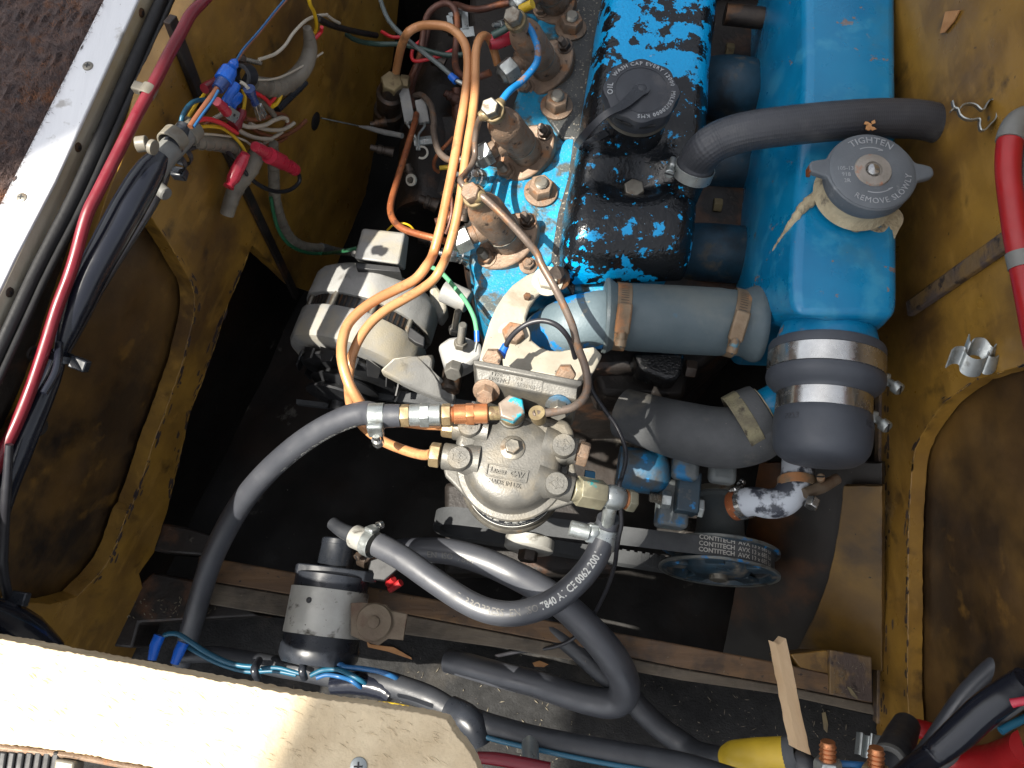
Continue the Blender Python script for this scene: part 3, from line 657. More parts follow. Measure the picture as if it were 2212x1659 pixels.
def cover_fn(a, b):
    v = -60 + 676 * (1 - (1 - b) ** 1.25)
    s = 2 * a - 1; s = math.copysign(1 - (1 - abs(s)) ** 1.5, s)
    L = Q(lerpv(LX, v), v, 571)
    vt = v - 70; T = Q(lerpv(RX, vt), vt, 524); Rr = V((T.x, T.y, -571))
    front = min(1, max(0, (616 - v) / 118)); fe = (1 - (1 - front) ** 3.2) ** .5
    w = 1 - (1 - fe) * .12
    if s < 0: s2 = s
    else: s2 = s
    p = L.lerp(Rr, .5 + .5 * s2 * w)
    pr = (1 - abs(s) ** 7.5) ** .5
    val = 5 * math.exp(-((v - 452) / 24) ** 2) + 11 * math.exp(-((v - 452) / 33) ** 2) * math.exp(-((s - .05) / .4) ** 2) - 2.5 * math.exp(-((v - 405) / 16) ** 2) * (1 - math.exp(-((s - .05) / .3) ** 2)) + 7 * math.exp(-((v - 400) / 60) ** 2) * math.exp(-((s - .1) / .5) ** 2)
    neck = -6 * math.exp(-((v - 330) / 34) ** 2 - ((s - .0) / .42) ** 2)
    return p + Z * ((47 - val - neck) * pr * fe)
rc = thing('rocker_cover', 'black rocker cover with flaking bright blue paint on top of the engine', 'engine cover', Q(1390, 350, 571))
m = MB(); m.grid(72, 120, cover_fn); m.obj('cover', M['cover_paint'], rc, sub=1)
# filler neck with cap
fn = Q(1371, 281, 532)
m = MB(); m.lathe(fn + Z * -8, Z, [(34, 0), (27, 4), (23.5, 9), (22.5, 14), (22.5, 29)], 48); m.obj('filler_neck', M['cover_paint'], rc)
bolt(rc, Q(1366, 420, 547), Z, 8.6, 9, 'steel', 1.35, rot=.1)
cap = thing('oil_filler_cap', 'black lobed oil filler cap with raised lettering and a retaining strap', 'cap', Q(1386, 196, 484))
ct = Q(1386, 194, 482); rc0 = px(82, ct)
lob = lambda a: .035 * cos(8 * a + .6)
m = MB(); m.lathe(ct + Z * -17, Z, [(rc0 * .93, 0), (rc0 * .93, 6)], 64); m.lathe(ct + Z * -10.5, Z, [(rc0 * .99, 0), (rc0 * 1.0, 8), (rc0 * .975, 10), (rc0 * .93, 10.6), (0, 10.6)], 96, lobes=lob)
m.obj('cap', M['cap_plastic'], cap, bevel=0)
m = MB(); m.ring(ct + Z * -21, Z, 20, rc0 * .93, 0, 3.5, 64); m.obj('cap_ring', M['steel'], cap)
m = MB(); m.lathe(ct + Z * .1, Z, [(rc0 * .115, 0), (rc0 * .115, 2.2), (rc0 * .08, 2.8), (0, 2.8)], 24); m.obj('rivet', M['cap_plastic'], cap)
m = MB(); m.ring(ct + Z * .05, Z, rc0 * .7, rc0 * .72, 0, .35, 64); m.obj('rim_line', M['cap_plastic'], cap)
def arc_text(mb, o, n, up, txt, size, R, a_mid, ext=.06, inward=True, spacing=1.0, bold=.012):
    n = n.normalized(); up = (up - n * up.dot(n)).normalized(); rt = up.cross(n)
    def f(x, y, z):
        if inward: th = a_mid - x / R; r = R + y       # tops outwards, reads clockwise
        else: th = a_mid + x / R; r = R - y
        return o + (rt * cos(th) + up * sin(th)) * r + n * (z + size * ext)
    mb.text(txt, size, f, bold=bold, ext=ext, spacing=spacing)
m = MB(); top = ct + Z * .1
arc_text(m, top, Z, Y, 'WASH CAP EVERY 12000', 4.3, rc0 * .83, radians(78), spacing=1.25)
arc_text(m, top, Z, Y, 'MILES/20000 KMS', 4.3, rc0 * .83, radians(-52), spacing=1.25)
arc_text(m, top, Z, Y, 'OIL', 6, rc0 * .83, radians(178), spacing=1.2)
m.obj('lettering', M['grey_letter'], cap)
st = [ct + Z * 1.6] + [Q(1345, 228, 478), Q(1305, 250, 480), Q(1262, 292, 498), Q(1247, 314, 520), Q(1254, 318, 530), Q(1285, 300, 526), Q(1312, 284, 516)]
m = MB(); sp = spline(st, 7)
def strap(pts, w, t):
    n = len(pts); vs = []
    for i, p in enumerate(pts):
        tg = (pts[min(i + 1, n - 1)] - pts[max(i - 1, 0)]).normalized(); wv = Z.cross(tg) if abs(tg.z) < .9 else X
        f = i / (n - 1); up = Z.lerp(X * -.6 + Y * -.7, min(1, max(0, f * 3 - .6))).normalized(); wv = up.cross(tg).normalized(); nn = tg.cross(wv)
        ww = w(f); vs += [p - wv * ww - nn * t, p + wv * ww - nn * t, p + wv * ww + nn * t, p - wv * ww + nn * t]
    fs = [(0, 1, 2, 3), tuple(4 * (n - 1) + k for k in (3, 2, 1, 0))]
    for i in range(n - 1): fs += [(4 * i + k, 4 * i + (k + 1) % 4, 4 * i + 4 + (k + 1) % 4, 4 * i + 4 + k) for k in range(4)]
    return vs, fs
m.add(*strap(sp, lambda f: 5.2 - 12 * f if f < .2 else 2.8, .7)); m.obj('strap', M['black_plastic'], cap, bevel=.2)
m = MB(); m.ring(ct + Z * 1.0, Z, rc0 * .118, rc0 * .21, 0, 1.4, 32); m.obj('strap_eye', M['cap_plastic'], cap)
m = MB()
for u, v, L in ((1353, 272, 9), (1338, 262, 6), (1400, 297, 12)): 
    p = Q(u, v, 491); d = (p - ct); d.z = 0; d.normalize(); q = ct + d * rc0 * 1.0 + Z * -6; m.box(q, Z.cross(d), d, Z, L, 1.2, 2.2)
m.obj('cap_slot', M['black_metal'], cap)
# head nuts
hn = [(1233, 48, 576, 10.5), (1202, 217, 576, 10.5), (1168, 402, 576, 10.5)]
for u, v, h, r in hn: bolt(eng, Q(u, v + 14, h), Z, r, 11, 'rust_steel', 1.35, name='head_nut', stud=6, smt='steel', rot=random.random())
bolt(eng, Q(1141, 574, 577), Z, 5, 5, 'rust_steel', 1.5, name='head_nut', stud=3)
# ------------------------------------------------------------------ injectors
def injector(label, T, B, un, stud, ulen, sc=1.0, nutmt='zinc', wholetop=True):
    ax = (T - B).normalized(); L = (T - B).length
    t = thing('fuel_injector', label, 'injector', B, 'rusty fuel injectors along the cylinder head')
    r = 12.4 * sc
    m = MB(); m.lathe(B + ax * 2, ax, [(r * 1.08, 0), (r * 1.08, L * .24), (r * 1.02, L * .26), (r * 1.1, L * .265), (r * 1.1, L * .62), (r * 1.0, L * .68), (r * .78, L * .74), (r * .66, L * .77), (r * .62, L * .86), (0, L * .86)], 40)
    b = m.obj('body', M['injector'], t)
    m = MB(); m.ring(B + ax * (2 + L * .255), ax, r * 1.0, r * 1.13, -.6, .6); m.obj('joint_ring', M['steel'], b)
    sd = stud - B; sd = (sd - ax * sd.dot(ax)); sl = sd.length; sd.normalize(); ot = ax.cross(sd)
    pts = []
    for k in range(36):
        a = 2 * pi * k / 36; c, s_ = cos(a), sin(a)
        pts.append(B + sd * (c * (sl + 8 * sc) if c > 0 else c * (sl + 4 * sc)) * 1.0 + ot * s_ * r * 1.62 * (1 - .25 * abs(c) ** 3) + ax * 7)
    m = MB(); m.prism(pts, ax * -11); m.obj('clamp_flange', M['injector'], t, bevel=1.4)
    sp_ = B + sd * sl + ax * 7
    bolt(t, sp_, ax, 6.6 * sc, 6, 'rust_steel', 1.2, name='flange_nut', stud=11, smt='steel')
    bolt(t, B - sd * sl * .92 + ax * 7, ax, 5.8 * sc, 5.5, 'dark_steel', 1.2, name='flange_nut', stud=9)
    ua = (un - (B + ax * L * .40)); ua = (ua - ax * ua.dot(ax) * .6).normalized(); u0 = B + ax * L * .40
    m = MB(); m.lathe(u0, ua, [(9 * sc, 0), (9 * sc, r + 4), (6.6 * sc, r + 5), (6.6 * sc, r + 13)], 24); m.obj('inlet_boss', M['injector'], t)
    m = MB(); m.hexn(u0 + ua * (r + 10), ua, 10.2 * sc, ulen, rot=.35); m.lathe(u0 + ua * (r + 10 + ulen), ua, [(7.6 * sc, 0), (5, 3)], 20); m.obj('union_nut', M[nutmt], t, bevel=.5)
    if wholetop:
        m = MB(); m.lathe(B + ax * (L * .86 + 1), ax, [(8.6, 0), (8.6, 6)], 28); m.obj('banjo_eye', M['old_brass'], t, bevel=.8)
        m = MB(); m.hexn(B + ax * (L * .86 + 7.5), ax, 7.2, 8, rot=.7); m.obj('banjo_bolt', M['steel' if sc == 1 else 'rust_steel'], t, bevel=.4)
    return t, B + ax * (L * .86 + 4), u0 + ua * (r + 10 + ulen)
i2 = injector('middle rusty fuel injector with a grey hexagon banjo bolt on top', c1(1, 0, 960, 690, 482), c1(1, 0, 1215, 1000, 577), c1(1, 0, 880, 1000, 540), c1(1, 0, 1062, 1105, 577), 13)
i3 = injector('front rusty fuel injector, sunlit, beside the front end of the black cover', c1(1, 0, 835, 1240, 482), c1(1, 0, 1100, 1570, 577), c1(1, 0, 740, 1550, 540), c1(1, 0, 945, 1672, 577), 13, 1.03)
i1 = injector('rear shaded fuel injector with blue paint on its banjo bolt', c1(1, 0, 1105, 95, 482), c1(1, 0, 1340, 450, 577), c1(1, 0, 960, 470, 530), c1(1, 0, 1185, 555, 577), 13)
i0 = injector('brown fuel injector cut off by the top edge of the photo', c1(1, 0, 1190, -330, 482), c1(1, 0, 1400, 30, 577), c1(1, 0, 1120, 10, 540), c1(1, 0, 1300, 60, 577), 10)
# blue daub on injector 1 bolt, leak-off pipes
def pipe(name, pts, r, mt, label, cat='pipe', group=None, n=14, sub=7):
    m = MB(); m.tube(pts, r, n, sub); return m.solo(name, M[mt], label, cat, group)
blue_lo = mat('chipped blue leak pipe', rgb(20, 112, 172), rgb(16, 96, 150), 30, .4, layers=[(rgb(116, 92, 78), 60, .54, .02, {'r': .6}), (rgb(150, 140, 128), 220, .66, .02, {})])
M['blue_pipe'] = blue_lo
def leak(pts, r, mt, label, eye=5):
    t = thing('leak_off_pipe', label, 'pipe', pts[0], 'leak-off pipes linking the injectors')
    m = MB(); m.tube(pts, r, 14, 7); m.obj('pipe', M[mt], t)
    for a, b in ((pts[0], pts[1]), (pts[-1], pts[-2])):
        d = (b - a).normalized(); m = MB(); m.lathe(a - d * 1, d, [(5.4, 0), (5.2, 7), (3.6, 12), (2.9, 13)], 20); m.obj('ferrule', M['old_brass'], t)
    return t
leak([i1[1]] + C(1, 0, '1170,130,496 1225,190,500 1270,300,500 1270,390,500 1230,460,502 1160,535,500 1080,600,492') + [i2[1]], 7.6, 'blue_pipe', 'leak-off pipe with chipped blue paint between the rear and middle injectors')
leak([i2[1]] + C(1, 0, '915,750,492 880,820,505 865,920,515 865,1010,520 840,1080,515 800,1130,503 775,1180,490') + [i3[1]], 7, 'grey_pipe', 'short grey leak-off pipe between the middle and front injectors')
lp = [i3[1]] + C(1, 0, '905,1270,484 990,1340,486 1100,1450,490 1200,1560,495 1265,1640,500') + C(1, 1, '1300,60,503 1380,200,505 1450,340,503 1500,460,500 1530,580,496 1580,720,492 1595,830,490 1570,920,490 1500,980,490 1400,1005,490 1270,1025,489')
leak(lp + [Q(1160, 893, 488)], 8.8, 'grey_pipe', 'long grey leak-off pipe curving from the front injector to the fuel filter')
# heater plugs
def heater(p0, p1, label, bmt='head_blue', L=30, k=1.0):
    ax = (p0 - p1).normalized()
    t = thing('heater_plug', label, 'plug', p1, 'heater plugs in the side of the head')
    m = MB(); m.lathe(p1 - ax * 14, ax, [(11 * k, 0), (11 * k, 24), (9.5 * k, 26)], 28); m.obj('boss', M[bmt], t)
    m = MB(); m.lathe(p1 + ax * 10, ax, [(7.5 * k, 0), (7.5 * k, 9), (6.5 * k, 10), (6.5 * k, 13)], 24); m.obj('sleeve', M['bright_steel'], t)
    m = MB(); m.hexn(p1 + ax * 22, ax, 6.8 * k, 8); m.obj('hex', M['bright_steel'], t, bevel=.3)
    m = MB(); m.hexn(p1 + ax * 33, ax, 4.6 * k, 3.4, rot=.1); m.obj('terminal_nut', M['zinc'], t, bevel=.2)
    m = MB(); m.thread(p1 + ax * 30, ax, 2.2 * k, 14, 1.4); m.obj('terminal', M['zinc'], t)
heater(c1(1, 0, 620, 1110, 560), c1(1, 0, 985, 1165, 600), 'chrome heater plug with yellow sleeve behind the copper pipes')
heater(c1(1, 0, 490, 1620, 590), c1(1, 0, 900, 1670, 616), 'sunlit heater plug beside the alternator top')
heater(c1(1, 0, 870, 158, 560), c1(1, 0, 1180, 170, 600), 'rear heater plug near the yellow wire end at the top')
# ------------------------------------------------------------------ heat exchanger tank with cap and boot
hx = thing('header_tank', 'long bright blue header tank on the right of the engine', 'tank', Q(1820, 400, 600))
TL = [(-80, 1737), (0, 1740), (160, 1742), (250, 1738), (420, 1724), (560, 1715), (640, 1712), (700, 1722)]
TR = [(-80, 1935), (0, 1936), (300, 1938), (650, 1941), (700, 1930)]
OL = [(-80, 1664), (0, 1663), (110, 1658), (130, 1663), (217, 1656), (353, 1645), (467, 1638), (553, 1632), (620, 1631), (700, 1650)]
rows = [-80, -20, 50, 105, 135, 200, 280, 353, 420, 500, 560, 620, 655, 684]
m = MB(); secs = []
for v in rows:
    a, b, c = Q(lerpv(OL, v), v, 566), Q(lerpv(TL, v), v, 506), Q(lerpv(TR, v), v, 506)
    secs.append([a + Z * -110 + ES * 6, a, a.lerp(b, .5) + Z * 3, b, b.lerp(c, .33) + Z * 1.2, b.lerp(c, .67) + Z * 1.2, c, c + Z * -24 + ES * 2.5, c + Z * -110])
k = len(secs[0]); vs = [p for s_ in secs for p in s_]; fs = []
for i in range(len(secs) - 1): fs += [(i * k + j, i * k + j + 1, (i + 1) * k + j + 1, (i + 1) * k + j) for j in range(k - 1)]
fs.append(tuple((len(secs) - 1) * k + j for j in range(k)))
m.add(vs, fs); m.obj('tank_body', M['blue'], hx, bevel=6.5, seg=4, sharp=50)
# dent / rib on the tank's left shoulder, stain streak of old sealant
m = MB(); s_ = [(1763, 408), (1722, 428), (1700, 470), (1680, 510), (1662, 560)]
for (u, v), (u2, v2) in zip(s_, s_[1:]):
    pass
bx = V((-.15, -.985, -.06)).normalized()
bc = Q(1783, 792, 549)
m = MB(); m.lathe(bc - bx * 38, bx, [(30, 0), (34, 10), (37, 22), (38, 32)], 48); m.obj('outlet_neck', M['blue'], hx)
bt = thing('rubber_end_boot', 'dark grey stepped rubber end boot on the tank with two bright clamps', 'boot', bc)
RB, RS = 41.5, 33.0
m = MB(); m.lathe(bc, bx, [(36, -15), (40.6, -14.5), (41.3, -13), (41.3, -7.5), (40.6, -7), (40.6, 7), (41.4, 7.5), (42, 11), (41, 15), (37, 19), (34.5, 20.5), (33.4, 22), (32.8, 24), (32.8, 36), (33.6, 37), (34.3, 42), (34.6, 50), (34.3, 58), (33, 64), (30, 69), (25, 72.5), (16, 74), (0, 74.5)], 72)
m.obj('boot', mat('matt grey rubber boot', rgb(62, 66, 73), rgb(54, 58, 65), 20, .5, bump=.03, bs=700, layers=[(rgb(120, 118, 114), 500, .755, .012, {'r': .9})]), bt)
def bigclamp(z, r, wd, lab):
    m = MB(); m.ring(bc + bx * z, bx, r - .6, r + .5, -wd / 2, wd / 2, 72); b = m.obj('hose_clamp', M['bright_steel'], bt, bevel=.2)
    c = bc + bx * z + ES * (r + 3.5) + Z * -8; tg = (Z * .75 + EA * .35 + ES * .5).normalized()
    m = MB(); m.box(c, ES, bx, tg, 6, wd * .7, 11); m.obj('housing', M['zinc'], b, bevel=1)
    m = MB(); m.lathe(c + ES * 2.5, (tg * .75 + bx * .5 + ES * .25).normalized(), [(3.0, -2), (3.0, 9), (4.7, 9.2), (4.7, 14), (4.0, 15)], 20); s_ = m.obj('screw', M['zinc'], b)
    sa = (tg * .75 + bx * .5 + ES * .25).normalized(); e1, e2, e3 = basis(sa)
    m = MB(); m.box(c + ES * 2.5 + sa * 14.9, e1, e2, e3, 8.6, 1.3, 1); m.obj('slot', M['black_metal'], b)
bigclamp(0, RB - .4, 14, ''); bigclamp(30, RS + .1, 13, '')
def cyl_text(mb, o, ax, r, txt, size, ang, z, up, ext=.03, bold=.01, flip=1, spacing=1.0):
    """text wrapped round a cylinder: reads round it, tops along -ax*flip"""
    ax = ax.normalized(); up = (up - ax * up.dot(ax)).normalized(); sd = ax.cross(up) * flip
    def f(x, y, w_):
        a = ang + x / r
        return o + (up * cos(a) + sd * sin(a)) * (r + w_ + size * ext) - ax * flip * y + ax * z
    mb.text(txt, size, f, bold=bold, ext=ext, spacing=spacing)
m = MB(); cyl_text(m, bc, bx, 34.3, 'BOWMAN', 6.2, 1.02, 45.5, Z, flip=-1); cyl_text(m, bc, bx, 34.3, '5573', 6.2, -.98, 45.5, Z, flip=-1)
m.obj('lettering', M['cap_plastic'], bt)
rcap = thing('radiator_cap', 'weathered grey pressure cap with two ears reading TIGHTEN and REMOVE SLOWLY', 'cap', Q(1885, 372, 474))
ro = Q(1884, 370, 470); rr = px(95, ro)
def cap_out(scale=1.0, n=120):
    out = []; d0 = radians(-9)
    for i in range(n):
        a = 2 * pi * i / n; r = 1.0
        for c, s_ in ((d0 + .16, 1), (d0 + pi + .05, 1)):
            d = (a - c + pi) % (2 * pi) - pi
            r += .36 * math.exp(-(d / .17) ** 4) + .05 * math.exp(-(d / .45) ** 2)
        out.append((cos(a) * rr * r * scale, sin(a) * rr * r * scale))
    return out
co_ = cap_out()
m = MB(); m.prism([ro + X * x + Y * y for x, y in co_], Z * -5.5); m.obj('cap_ears', M['grey_cap'], rcap, bevel=1.3, seg=3)
m = MB(); m.lathe(ro + Z * -15, Z, [(rr * .94, 0), (rr * 1.0, 4), (rr * 1.0, 12), (rr * .97, 15.5), (rr * .88, 16.6), (rr * .42, 16.2)], 64); m.obj('cap_body', M['grey_cap'], rcap)
m = MB(); m.lathe(ro + Z * 1.3, Z, [(rr * .42, 0), (rr * .40, 1.2), (rr * .2, 1.6), (rr * .19, -.4), (0, -.8)], 40); m.obj('centre_disc', M['cap_disc'], rcap)
m = MB(); m.lathe(ro + Z * 1.0, Z, [(rr * .17, 0), (rr * .13, 2.2), (0, 3)], 24); m.obj('rivet', M['bright_steel'], rcap)
m = MB(); tp = ro + Z * 1.2
arc_text(m, tp, Z, Y, 'TIGHTEN', 7.0, rr * .78, radians(86), bold=0, spacing=1.1); arc_text(m, tp, Z, Y, 'REMOVE SLOWLY', 6.0, rr * .80, radians(-68), bold=0, inward=False, spacing=1.1)
for k, tx in enumerate(('105-13', '918', '2R')): m.text(tx, 4.2, lambda x, y, z: tp + X * (x - rr * .62) + Y * (y + rr * (.05 - .16 * k)) + Z * (z + .2), bold=0, ext=.04)
def arcstrip(mb, o, R, a0, a1, w_, h):
    n = 24; vs = []
    for i in range(n + 1):
        a = a0 + (a1 - a0) * i / n; d = X * cos(a) + Y * sin(a); vs += [o + d * (R - w_), o + d * (R + w_), o + d * (R + w_) + Z * h, o + d * (R - w_) + Z * h]
    fs = []
    for i in range(n): fs += [(4 * i + k, 4 * i + (k + 1) % 4, 4 * i + 4 + (k + 1) % 4, 4 * i + 4 + k) for k in range(4)]
    mb.add(vs, fs)
arcstrip(m, tp, rr * .6, radians(60), radians(112), .35, .4); arcstrip(m, tp, rr * .58, radians(-110), radians(-50), .35, .4)
for a, s_ in ((60, -1), (-50, 1)):
    a = radians(a); d = X * cos(a) + Y * sin(a); tg = (Y * cos(a) - X * sin(a)) * s_
    m.bar(tp + d * rr * .59 + Z * .3, tp + d * rr * .55 - tg * 3 + Z * .3, .6, .4, Z)
m.obj('lettering', M['grey_letter'], rcap)
m = MB(); m.lathe(ro + Z * -30, Z, [(rr * .98, 0), (rr * .9, 5), (rr * .86, 9), (rr * .86, 17)], 48); m.obj('filler_neck', M['sealant'], rcap)
m = MB(); q = ro + Z * -33
m.lathe(Q(1853, 462, 507), Z, [(px(92, ro), -.6), (px(76, ro), 1.0), (px(45, ro), 2.5), (0, 3)], 60, lobes=lambda a: .12 * sin(3 * a + 1) + .06 * sin(7 * a)); m.obj('sealant_collar', M['sealant'], rcap)
m = MB(); m.tube(P('1790,412,504 1760,428,504 1733,450,505 1714,478,511 1694,508,524 1672,545,539 1650,585,554'), [15, 14, 11, 9, 7, 6, 3], 12, wob=.15); m.solo('sealant_streak', M['sealant'], 'old cream sealant streak running down the tank shoulder below the cap', 'streak')
e = (X * -1.35 + Y * .12).normalized()
m = MB(); m.box(ro + e * rr * 1.36 + Z * -5, e, Z.cross(e), Z, 3, 6, 8); m.obj('ear_tip', M['rust_orange_pipe'], rcap, bevel=.8)
# ------------------------------------------------------------------ manifold shapes between the cover and the tank
mf = thing('exhaust_manifold', 'grimy dark blue manifold runners between rocker cover and tank', 'manifold', Q(1600, 300, 650))
def runner(pts, r, mt='blue_dark'): m = MB(); m.tube(pts, r, 24, 6); m.obj('runner', M[mt], mf)
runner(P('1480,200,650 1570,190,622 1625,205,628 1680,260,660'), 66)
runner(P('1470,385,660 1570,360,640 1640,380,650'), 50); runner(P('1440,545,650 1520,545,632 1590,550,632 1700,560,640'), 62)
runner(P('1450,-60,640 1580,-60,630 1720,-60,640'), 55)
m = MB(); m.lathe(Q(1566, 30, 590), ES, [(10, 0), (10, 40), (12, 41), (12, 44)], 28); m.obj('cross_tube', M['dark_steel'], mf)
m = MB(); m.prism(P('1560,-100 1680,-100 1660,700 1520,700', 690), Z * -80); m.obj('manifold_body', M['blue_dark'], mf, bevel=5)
for u, v in ((1567, 108), (1540, 443)): bolt(mf, Q(u, v, 640), ES, 7, 8, 'old_brass', 0)
m = MB(); m.prism(P('1560,290,560 1635,252,545 1690,235,530 1672,262,540 1620,300,560'), Z * -6); m.obj('pipe_bracket', M['blue'], mf, bevel=1)
# ------------------------------------------------------------------ breather hose
bh = thing('breather_hose', 'black braided breather hose bending over the blue header tank', 'hose', Q(1700, 265, 480))
bp = P('1497,372,520 1508,345,510 1530,318,494 1565,298,488 1620,283,482 1700,272,479 1800,262,480 1900,256,484 1980,258,488 2030,269,494 2064,287,508')
def braid(m_, N, L, b, tc, mr, mix, noise):
    uvn = N.new('ShaderNodeUVMap'); sp_ = N.new('ShaderNodeSeparateXYZ'); L.new(uvn.outputs[0], sp_.inputs[0])
    def mth(op, a, bb=None):
        n = N.new('ShaderNodeMath'); n.operation = op
        for i, q in enumerate((a, bb)):
            if q is None: continue
            if isinstance(q, (int, float)): n.inputs[i].default_value = q
            else: L.new(q, n.inputs[i])
        return n.outputs[0]
    l = mth('MULTIPLY', sp_.outputs[0], 1650.0); a = mth('MULTIPLY', sp_.outputs[1], 2 * pi * 14)
    h = mth('MULTIPLY', mth('SINE', mth('ADD', l, a)), mth('SINE', mth('SUBTRACT', l, a)))
    bn = N.new('ShaderNodeBump'); bn.inputs['Strength'].default_value = .2; bn.inputs['Distance'].default_value = .001
    L.new(h, bn.inputs['Height']); L.new(bn.outputs[0], b.inputs['Normal'])
m = MB(); m.tube(bp, [41, 40, 41, 42, 42, 42, 42, 42, 41, 40, 38], 32, 8)
m.obj('hose', mat('braided black hose', rgb(58, 60, 65), rgb(48, 50, 55), 25, .45, layers=[(rgb(84, 84, 84), 30, .62, .08, {'a': .5, 'r': .7})], extra=braid), bh)
d0 = (bp[1] - bp[0]).normalized()
hose_clamp(bh, bp[0] + d0 * 1, d0, px(42, bp[0]), 9, -ES * .8 + Z * .5 + Y * .3, 'zinc', L=12, sl=1)
m = MB(); m.lathe(bp[0] - d0 * 30, d0, [(12, 0), (12, 28)], 28); m.obj('stub', M['cover_paint'], bh)
m = MB(); q = Q(1884, 274, 471)
for i in range(9): scrap(m, q + V((random.uniform(-4, 4), random.uniform(-4, 4), 0)), 4, 3, .5, random.uniform(0, 3))
m.solo('orange_flake', M['chip'], 'orange flake stuck on the breather hose above the pressure cap', 'flake')
# ------------------------------------------------------------------ thermostat elbow, top hose, cream bracket
el = thing('thermostat_elbow', 'grimy blue thermostat elbow inside the cream bracket ring', 'elbow', Q(1230, 700, 590))
m = MB(); m.tube(P('1318,690,578 1285,692,574 1245,700,574 1208,716,586 1190,730,612 1188,735,640'), [64, 63, 62, 62, 64, 66], 32, 8); m.obj('elbow', mat('patchy blue casting', rgb(96, 110, 116), rgb(78, 92, 98), 22, .5, bump=.2, bs=260, layers=[(rgb(18, 112, 176), 26, .54, .02, {'r': .4}), (rgb(150, 138, 116), 40, .66, .03, {'r': .8})]), el)
th = thing('top_hose', 'fat blue grey overpainted hose between elbow and header tank', 'hose', Q(1450, 690, 560))
ha, hb = Q(1302, 682, 577), Q(1668, 702, 577); hd = (hb - ha).normalized()
m = MB(); m.lathe(ha, hd, [(25, 0), (29.5, .5), (30.2, 3), (28.4, 6), (26.4, 9), (26.2, 18), (27, 22), (27.2, 60), (27, 92), (26.3, 98), (26.2, 110), (28.6, 115), (30.4, 119), (30.8, 122), (29.5, 124.5), (25, 125)], 56, lobes=lambda a: .008 * sin(5 * a)); m.obj('hose', M['hose_blue_grey'], th)
hose_clamp(th, ha + hd * 14, (hd + EA * .06).normalized(), 26.6, 11, Z * .93 + EA * .45, 'dirty_clamp', L=24, slots=True, sl=1)
hose_clamp(th, ha + hd * 104, (hd + EA * .22).normalized(), 26.9, 11, Z * .93 + EA * .5, 'dirty_clamp', L=24, sl=1)
wb = thing('cream_bracket', 'cream painted curved bracket carrying the fuel filter', 'bracket', Q(1100, 700, 545))
# flat plate with a ring opening round the elbow, rising arm bolted to the head
outer = C(1, 1, '1290,85,556 1200,120,552 1110,185,548 1050,255,545 1000,335,542 960,430,540 930,530,538 905,620,536 890,690,534 985,705,534 1100,728,534 1300,765,534 1480,800,534 1580,812,534 1640,740,534 1692,640,536 1640,585,538 1560,598,540')
inner = C(1, 1, '1500,600,540 1420,614,541 1350,610,541 1290,590,541 1235,545,542 1200,480,543 1195,400,545 1220,325,548 1260,265,551 1320,210,554 1395,170,557 1445,130,560 1420,90,560')
m = MB(); m.prism(outer + inner, Z * -7); m.obj('plate', M['white_paint'], wb, bevel=1.6)
bolt(wb, c1(1, 1, 1335, 165, 553), (Z + EA * .1).normalized(), 8, 7, 'white_paint', 1.5)
bolt(wb, c1(1, 1, 1395, 150, 556), Z, 7, 10, 'dark_steel', 1.5)
bolt(wb, c1(1, 1, 1115, 520, 541), Z, 8.5, 8, 'rust_steel', 1.45, wmt='white_paint')
bolt(wb, c1(1, 1, 1205, 270, 549), Z, 3, 4, 'dark_steel', 0)
# ------------------------------------------------------------------ fuel filter
ff = thing('fuel_filter', 'cast aluminium fuel filter head with raised lettering and steel bowl', 'fuel filter', Q(1107, 1000, 510))
FC = Q(1107, 990, 505)
m = MB(); m.lathe(FC, Z, [(38, -26), (38.5, -22), (37.5, -20.5), (34, -20), (32.6, -17), (32.2, -10), (30.6, -5), (27, -1.6), (20, -.3), (0, 0)], 72); m.obj('dome', M['cast_alu'], ff)
m = MB(); t = P('958,1014 962,1028 977,1043 1000,1068 1021,1088 1050,1104 1083,1113 1110,1115 1140,1111 1189,1101 1224,1090 1246,1083 1250,1040 1240,1000 1200,960 1010,960 975,985', 527); m.prism(t, Z * -9); m.obj('flange', M['cast_alu'], ff, bevel=1.6, seg=3)
m = MB(); m.prism(P('996,905 1020,882 1228,905 1240,930 1246,985 1215,1000 1000,985 982,960', 508), Z * -28); m.obj('head_casting', M['cast_alu'], ff, bevel=4.5, seg=4)
def port(dx, dy, ax, L, r=9.0):
    p = Q(dx, dy, 514); m = MB(); m.lathe(p - ax * 14, ax, [(r * 1.35, 0), (r * 1.2, 8), (r, 14), (r, L + 13), (r * .95, L + 14), (0, L + 14)], 32); return m.obj('port', M['cast_alu'], ff), p + ax * L
axl = (-ES + EA * .0).normalized(); axr = (ES + EA * .14).normalized()
p1, e1_ = port(1012, 926, axl, 10); p2, e2_ = port(992, 990, axl, 11); p4, e4_ = port(1217, 968, axr, 9); p3, e3_ = port(1203, 1048, axr, 11)
def disc(u, v, txt, rot, arrow_dir=1):
    p = Q(u, v, 502.5); r = px(25, p); m = MB(); m.lathe(p, Z, [(r, -6), (r, 2.6), (r * .96, 3), (0, 3)], 40); d = m.obj('port_disc', M['cast_alu'], ff)
    m = MB(); ex = X * cos(rot) + Y * sin(rot); ey = Z.cross(ex); o = p + Z * 3.02
    q = [(.62, 0), (.0, .5), (.0, .28), (-.55, .28), (-.55, -.28), (.0, -.28), (.0, -.5)]
    for (a, b), (c, e) in zip(q, q[1:] + q[:1]): m.bar(o + ex * a * r + ey * b * r, o + ex * c * r + ey * e * r, .65, .9, Z)
    m.text(txt, r * .62, lambda x, y, z: o + X * (x) + Y * y + Z * (z + .25), ext=.05)
    m.obj('lettering', M['cast_alu'], d)
